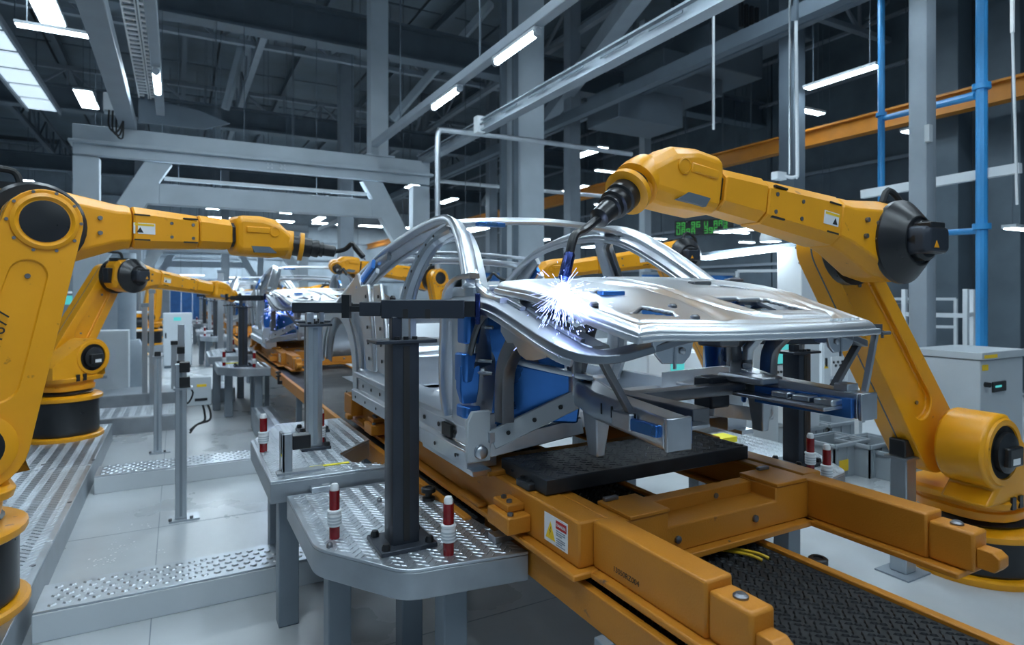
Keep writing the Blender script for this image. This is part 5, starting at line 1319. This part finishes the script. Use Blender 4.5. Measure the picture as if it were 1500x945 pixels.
    def sec(s, h, w, c, dz=0): return [el+ax*s+V(0,yf,0)+V(0,x*k,0)+az*((y+dz)*k) for x, y in cham(w, h, c)]
    O('elbow_housing', MB().loft([sec(-.21*k,.10,.07,.03), sec(-.17*k,.17,.12,.05), sec(-.02*k,.20,.135,.06), sec(.14*k,.19,.135,.06), sec(.36*k,.13,.115,.05,.02), sec(.42*k,.122,.11,.045,.025), sec(.44*k,.115,.105,.045,.025)]), ROB, bevel=.008*k, smooth=20)
    def hwd(s): return .0985-.004+.0 if s > s2 else .1126-.0172*(s-s1)/(s2-s1)
    s1 = .445*k; s2 = s1+(L2-s1-.30*k)*.70; s3 = L2-.25*k
    for a, b_, h0, h1 in ((s1, s2, .118, .100), (s2+.006, s3, .100, .092)):
        O('forearm_section', MB().loft([sec(a,h0-.006,.099*h0/.11,.04,.025), sec(a+.008,h0,.105*h0/.11,.042,.025), sec(b_-.008,h1,.105*h1/.11,.04,.02), sec(b_,h1-.006,.099*h1/.11,.038,.02)]), ROB, smooth=20)
    O('forearm_seal', MB().loft([sec(s3,.075,.07,.03,.02), sec(s3+.025*k,.075,.07,.03,.02)]), BLK)
    ww = s3+.025*k
    O('wrist_casing', MB().loft([sec(ww,.095,.09,.03,.02), sec(ww+.03*k,.125,.112,.03,.02), sec(ww+.16*k,.13,.115,.035,.02), sec(ww+.27*k,.125,.115,.05,.01), sec(ww+.37*k,.08,.09,.045,-.02), sec(ww+.40*k,.06,.07,.035,-.03)]), ROB, bevel=.012*k, smooth=20)
    for s in (-1, 1):
        yy = yf+s*.114*k
        O('wrist_pocket', MB().loft([[el+ax*(ww+q*k)+az*(z*k)+V(0,yy+y_*s*k,0) for q, z in ((.08,-.05),(.2,-.05),(.25,-.09),(.1,-.09))] for y_ in (-.02, .003)]), DGR)
        O('wrist_plate', MB().loft([[el+ax*(ww+q*k)+az*(z*k)+V(0,yy+y_*s*k,0) for q, z in ((.05,.035),(.2,.035),(.2,.075),(.05,.075))] for y_ in (-.01, .008)]), ROB, bevel=.006*k)
        O('wrist_cap', MB().lathe([(.035*k,0),(.035*k,.006*k),(.028*k,.008*k),(.026*k,.004*k),(0,.004*k)], el+ax*(ww+.235*k)+az*(.05*k)+V(0,yy,0), (0,s,0), 16), ROB)
        b = MB()
        for q in (.56, .9):
            for z in (.06, -.02): b.lathe([(.010*k,0),(.010*k,.004*k)], el+ax*(s1+(s2-s1)*q)+az*(z*k)+V(0,yf+s*(hwd(s1+(s2-s1)*q)-.001)*k,0), (0,s,0), 8)
        for z in (.06, -.02):
            for q in (.2, .28): b.lathe([(.012*k,-.01),(.012*k,.004*k)], el+ax*(q*k)+az*(z*k)+V(0,yf+s*.132*k,0), (0,s,0), 8)
        O('forearm_bolts', b, DST)
        b = MB()
        for q in (.12, .86):
            for z in (.095, -.045): b.loft([[el+ax*(s1+(s2-s1)*q+dx*k)+az*((z+dz)*k)+V(0,yf+s*(hwd(s1+(s2-s1)*q)+dy)*k,0) for dx, dz in ((-.04,-.004),(.04,-.004),(.04,.004),(-.04,.004))] for dy in (-.01, .003)])
        O('forearm_slots', b, PRT)
        if not far:
            q0 = s1+(s2-s1)*.15
            lb = O('warning_label', MB().loft([[el+ax*(q0+dx*k)+az*(dz*k)+V(0,yf+s*(hwd(q0)+dy)*k,0) for dx, dz in ((-.055,-.012),(.055,-.012),(.055,.05),(-.055,.05))] for dy in (-.004, .002)]), WPL)
            obj('label_band', MB().loft([[el+ax*(q0+dx*k)+az*(dz*k)+V(0,yf+s*(hwd(q0)+dy)*k,0) for dx, dz in ((-.05,.034),(.05,.034),(.05,.046),(-.05,.046))] for dy in (.001, .003)]), YEL, R, local=True).parent = lb
            obj('label_mark', MB().loft([[el+ax*(q0+dx*k)+az*(dz*k)+V(0,yf+s*(hwd(q0)+dy)*k,0) for dx, dz in ((-.04,-.005),(-.005,-.005),(-.022,.026))] for dy in (.001, .003)]), PRT, R, local=True).parent = lb
    # elbow motor on the motor side
    ye = yf+sgn*.13*k
    O('elbow_disc', MB().lathe([(.205*k,-.02*k),(.212*k,-.01*k),(.212*k,.012*k),(.204*k,.02*k),(.125*k,.092*k),(.118*k,.094*k),(.112*k,.086*k),(.0,.086*k)], (el.x, ye, el.z), (0,sgn,0), N), BLK, smooth=18)
    O('elbow_motor', MB().lathe([(.1*k,.085*k),(.1*k,.12*k),(.085*k,.13*k),(0,.13*k)], (el.x, ye, el.z), (0,sgn,0), N), BLK)
    mo = O('elbow_motor_box', MB().loft([[V(el.x+x*k, ye+sgn*y*k, el.z+z*k) for x, z in rrect(w, h, .02)] for y, w, h in ((.08,.10,.07),(.16,.095,.065),(.182,.075,.055))]), DRK, bevel=.006)
    O('motor_connector', MB().bx(el.x-.05*k, el.x+.07*k, *sorted((ye+sgn*.10*k, ye+sgn*.18*k)), el.z+.055*k, el.z+.085*k), BLK, bevel=.006)
    tr = MB(); tr.prism([(-.02*k,0),(.02*k,0),(0,.034*k)], (el.x+.03*k, ye+sgn*.1825*k, el.z-.04*k), (1,0,0), (0,0,1), (0,sgn,0), 0, .002); O('motor_warning', tr, ROB)
    # connector block and cable behind the elbow
    e0 = el-ax*(.17*k)+V(0,yf,0)+az*(.13*k)
    O('connector_block', MB().loft([[el+V(x*k-.06*k, yf+y*k, (.17+z)*k) for x, y in rrect(.10, .07, .01)] for z in (0, .045)]), BLK)
    O('side_connector', MB().bx(el.x-.27*k, el.x-.19*k, yf-.04*k, yf+.04*k, el.z-.09*k, el.z+.09*k), BLK, bevel=.008)
    O('cable', MB().tube(smoothpath([el+V(-.04*k,yf,.21*k), el+V(-.07*k,yf,.28*k), el+V(-.2*k,yf-sgn*.03*k,.29*k), el+V(-.34*k,yf-sgn*.05*k,.36*k), el+V(-.46*k,yf-sgn*.04*k,.33*k)] if sgn < 0 and not far or by > 3 and by < 4 else [el+V(-.04*k,yf,.2*k), el+V(-.1*k,yf,.29*k), el+V(-.22*k,yf,.22*k), el+V(-.23*k,yf,.1*k)], 4), .017*k, 8), RUB)
    if tool:
        W = el+ax*(ww+.36*k)+V(0,yf,0)-az*(.02*k)
        full = tipl-W; dist = full.length
        t = (full.normalized()*.85+ax*(.15 if tdir is None else tdir)).normalized()
        q = lambda s: W+t*(s*k)
        O('wrist_hub', MB().lathe([(.09*k,-.06*k),(.098*k,.0),(.098*k,.045*k),(.085*k,.05*k)], W, t, N), ROB)
        O('wrist_gap', MB().lathe([(.07*k,.05*k),(.07*k,.09*k)], W, t, N), BLK)
        O('wrist_ring', MB().lathe([(.075*k,.09*k),(.096*k,.092*k),(.096*k,.118*k),(.07*k,.122*k)], W, t, N), ROB)
        O('tool_body', MB().lathe([(.065*k,.12*k),(.065*k,.17*k),(.055*k,.175*k),(.06*k,.2*k),(.06*k,.22*k),(.048*k,.225*k),(.052*k,.25*k),(.042*k,.255*k),(.04*k,.33*k),(.022*k,.34*k)], W, t, N), BLK)
        e = tipl; s0 = q(.33); end = (e-s0)
        bend = (end.normalized()*.6-Z*.5).normalized() if end.normalized().z > -.9 else end.normalized()
        k1 = e-bend*(dist*.28)
        pth = smoothpath([q(.30), s0, s0.lerp(k1, .55)+(s0+t*end.length*.35-s0.lerp(k1,.55))*.35, k1, e-bend*.10*k], 5)
        O('torch_neck', MB().tube(pth, .0165*k, 10), BLK)
        O('torch_nozzle', MB().tube([e-bend*.13*k, e-bend*.12*k, e-bend*.03*k, e-bend*.022*k], [.016*k,.021*k,.021*k,.012*k], 12), DBS if by < 3 else BLK)
        O('torch_tip', MB().cyl(e-bend*.03*k, e-bend*.004*k, .006*k, 8), DST)
    if mark:
        ms, r_, z_, size, side = mark
        ay = Vector((-u2.y, 0, u2.x)); a_ = Vector((u2.x, 0, u2.y))
        pos = V(sh.x, 0, hs)+a_*r_+ay*z_+V(0, yl-sgn*(t_+.0005), 0)
        if (a_.cross(ay)).y*(-sgn) < 0: ay = -ay
        text('arm_number', ms, size, PRT, R, pos, a_, ay, .0006, local=True)
    return R
def rz(u, v, d): q = at_d(u, v, d); return q
TIP3 = at_d(823, 419, 2.12)
r3 = robot('large yellow welding robot at right, its arm reaching over the hood', 4.40, 2.02, .0, -1, .03, 1, (.28, .80), (1.17, 1.96), (2.59, 2.165), TIP3, 1., .30)
TIP1 = at_d(536, 381, 4.3)
r1 = robot('large yellow welding robot at the left edge with horizontal forearm', -1.02, 3.75, .2, .95, .31, 1, (.15, 1.0), (.41, 2.045), (1.66, 2.055), TIP1, 1., .40, dep=.010, mark=('R061677', .36, .02, .075, 0), tdir=.5)
TIP2 = at_d(352, 440, 8.9)
r2 = robot('yellow welding robot in the left middle, arm reaching to the second car', -1.05, 7.9, .2, .70, .71, -1, (.1, 1.03), (.62, 1.90), (2.12, 1.72), TIP2, .92, .44, tdir=.5)
TIP4 = at_d(800, 392, 4.6)
r4 = robot('yellow robot behind the car roof with big black elbow disc', 4.9, 4.3, .0, -1., .2, 1, (.1, .95), (.73, 2.05), (2.05, 1.88), (2.35, 4.85, 1.78), .78, .30, tdir=.3)
c_ = at_d(640, 430, 10.)
r5 = robot('yellow robot seen through the front door opening of the nearest car', 3.95, 9.6, .2, -.97, -.2, -1, (0., 1.0), (.25, 1.95), (1.75, 2.12), (2.15, 8.9, 1.95), 1., .44, far=True)
r6 = robot('far yellow robot above the second car body', 3.9, 17.5, .2, -.95, -.3, -1, (0., 1.0), (.3, 1.75), (1.8, 1.7), (2.0, 16.4, 1.6), 1., .44, far=True)
r7 = robot('far yellow robot in the left background with bent arm', -.75, 21., .2, .95, .31, 1, (0.0, 1.0), (.10, 2.0), (1.50, 1.93), (1.2, 21.9, 1.6), 1., .44, far=True)
dup(r7, (0, 3.1, 0), 'farthest yellow robot in the left background')
dup(r6, (0, 6.5, 0), 'farthest yellow robot on the right of the line')
for i, (x, y) in enumerate(((3.95, 9.6), (3.9, 17.5), (-.75, 21), (-.75, 24.1), (3.9, 24))):
    tag(obj('robot_stand', MB().bx(x-.45, x+.45, y-.45, y+.45, 0, .2), SKT), ['square metal stand under the robot seen through the door opening', 'far square stand under the robot above the second car', 'far square stand under the left background robot', 'far square stand under the farthest left robot', 'far square stand under the farthest right robot'][i], 'stand')

# ================================================================== WELD ARC AND SPARKS
def weld(label, p, k, n, power, dirv):
    w = thing('weld_flash', label, 'weld', p)
    obj('arc', MB().ball(p, .024*k, 14, 8), ARC, w)
    mb = MB(); rnd = random.Random(5)
    for i in range(n):
        a = rnd.uniform(0, 2*math.pi); el_ = rnd.gauss(.0, .75)
        d = (Vector((math.cos(a)*math.cos(el_), math.sin(a)*math.cos(el_), math.sin(el_)))+Vector(dirv)).normalized()
        r = abs(rnd.gauss(0, .07))*k+.015*k; L = rnd.uniform(.008, .045)*k*(1 if r < .1*k else .35); th = rnd.uniform(.0004, .0010)*k
        q = p+d*r+V(0,0,-r*r*1.2/k)
        mb.bar(q, q+d*L+V(0,0,-L*.1), th, th)
    for i in range(n//12):
        a = rnd.uniform(0, 6.28); r = rnd.uniform(.06, .2)*k
        q = p+V(.25*r*math.cos(a)+.55*r*CS, -.55*r*SN+.2*r*math.sin(a), -rnd.uniform(.25, 1.0)*r)
        mb.ball(q, rnd.uniform(.0012, .0028)*k, 6, 4)
    tag(obj('sparks', mb, SPK, w, smooth=0), kind='stuff')
    l = bpy.data.lights.new('arc_light', 'POINT'); l.energy = power; l.color = (.30, .45, 1); l.shadow_soft_size = .03
    lo = bpy.data.objects.new('arc_light', l); COL.objects.link(lo); lo.parent = w; lo.location = (0, -.03, .03)
    return w
weld('dazzling weld arc with blue sparks at the torch tip over the hood', TIP3+V(.0,-.004,-.012), 1., 480, .7, (-.05, -.45, -.7))
weld('small distant weld flash on the second car body', at_d(408, 447, 8.3), 2.0, 160, 10., (0, -.2, -.4))
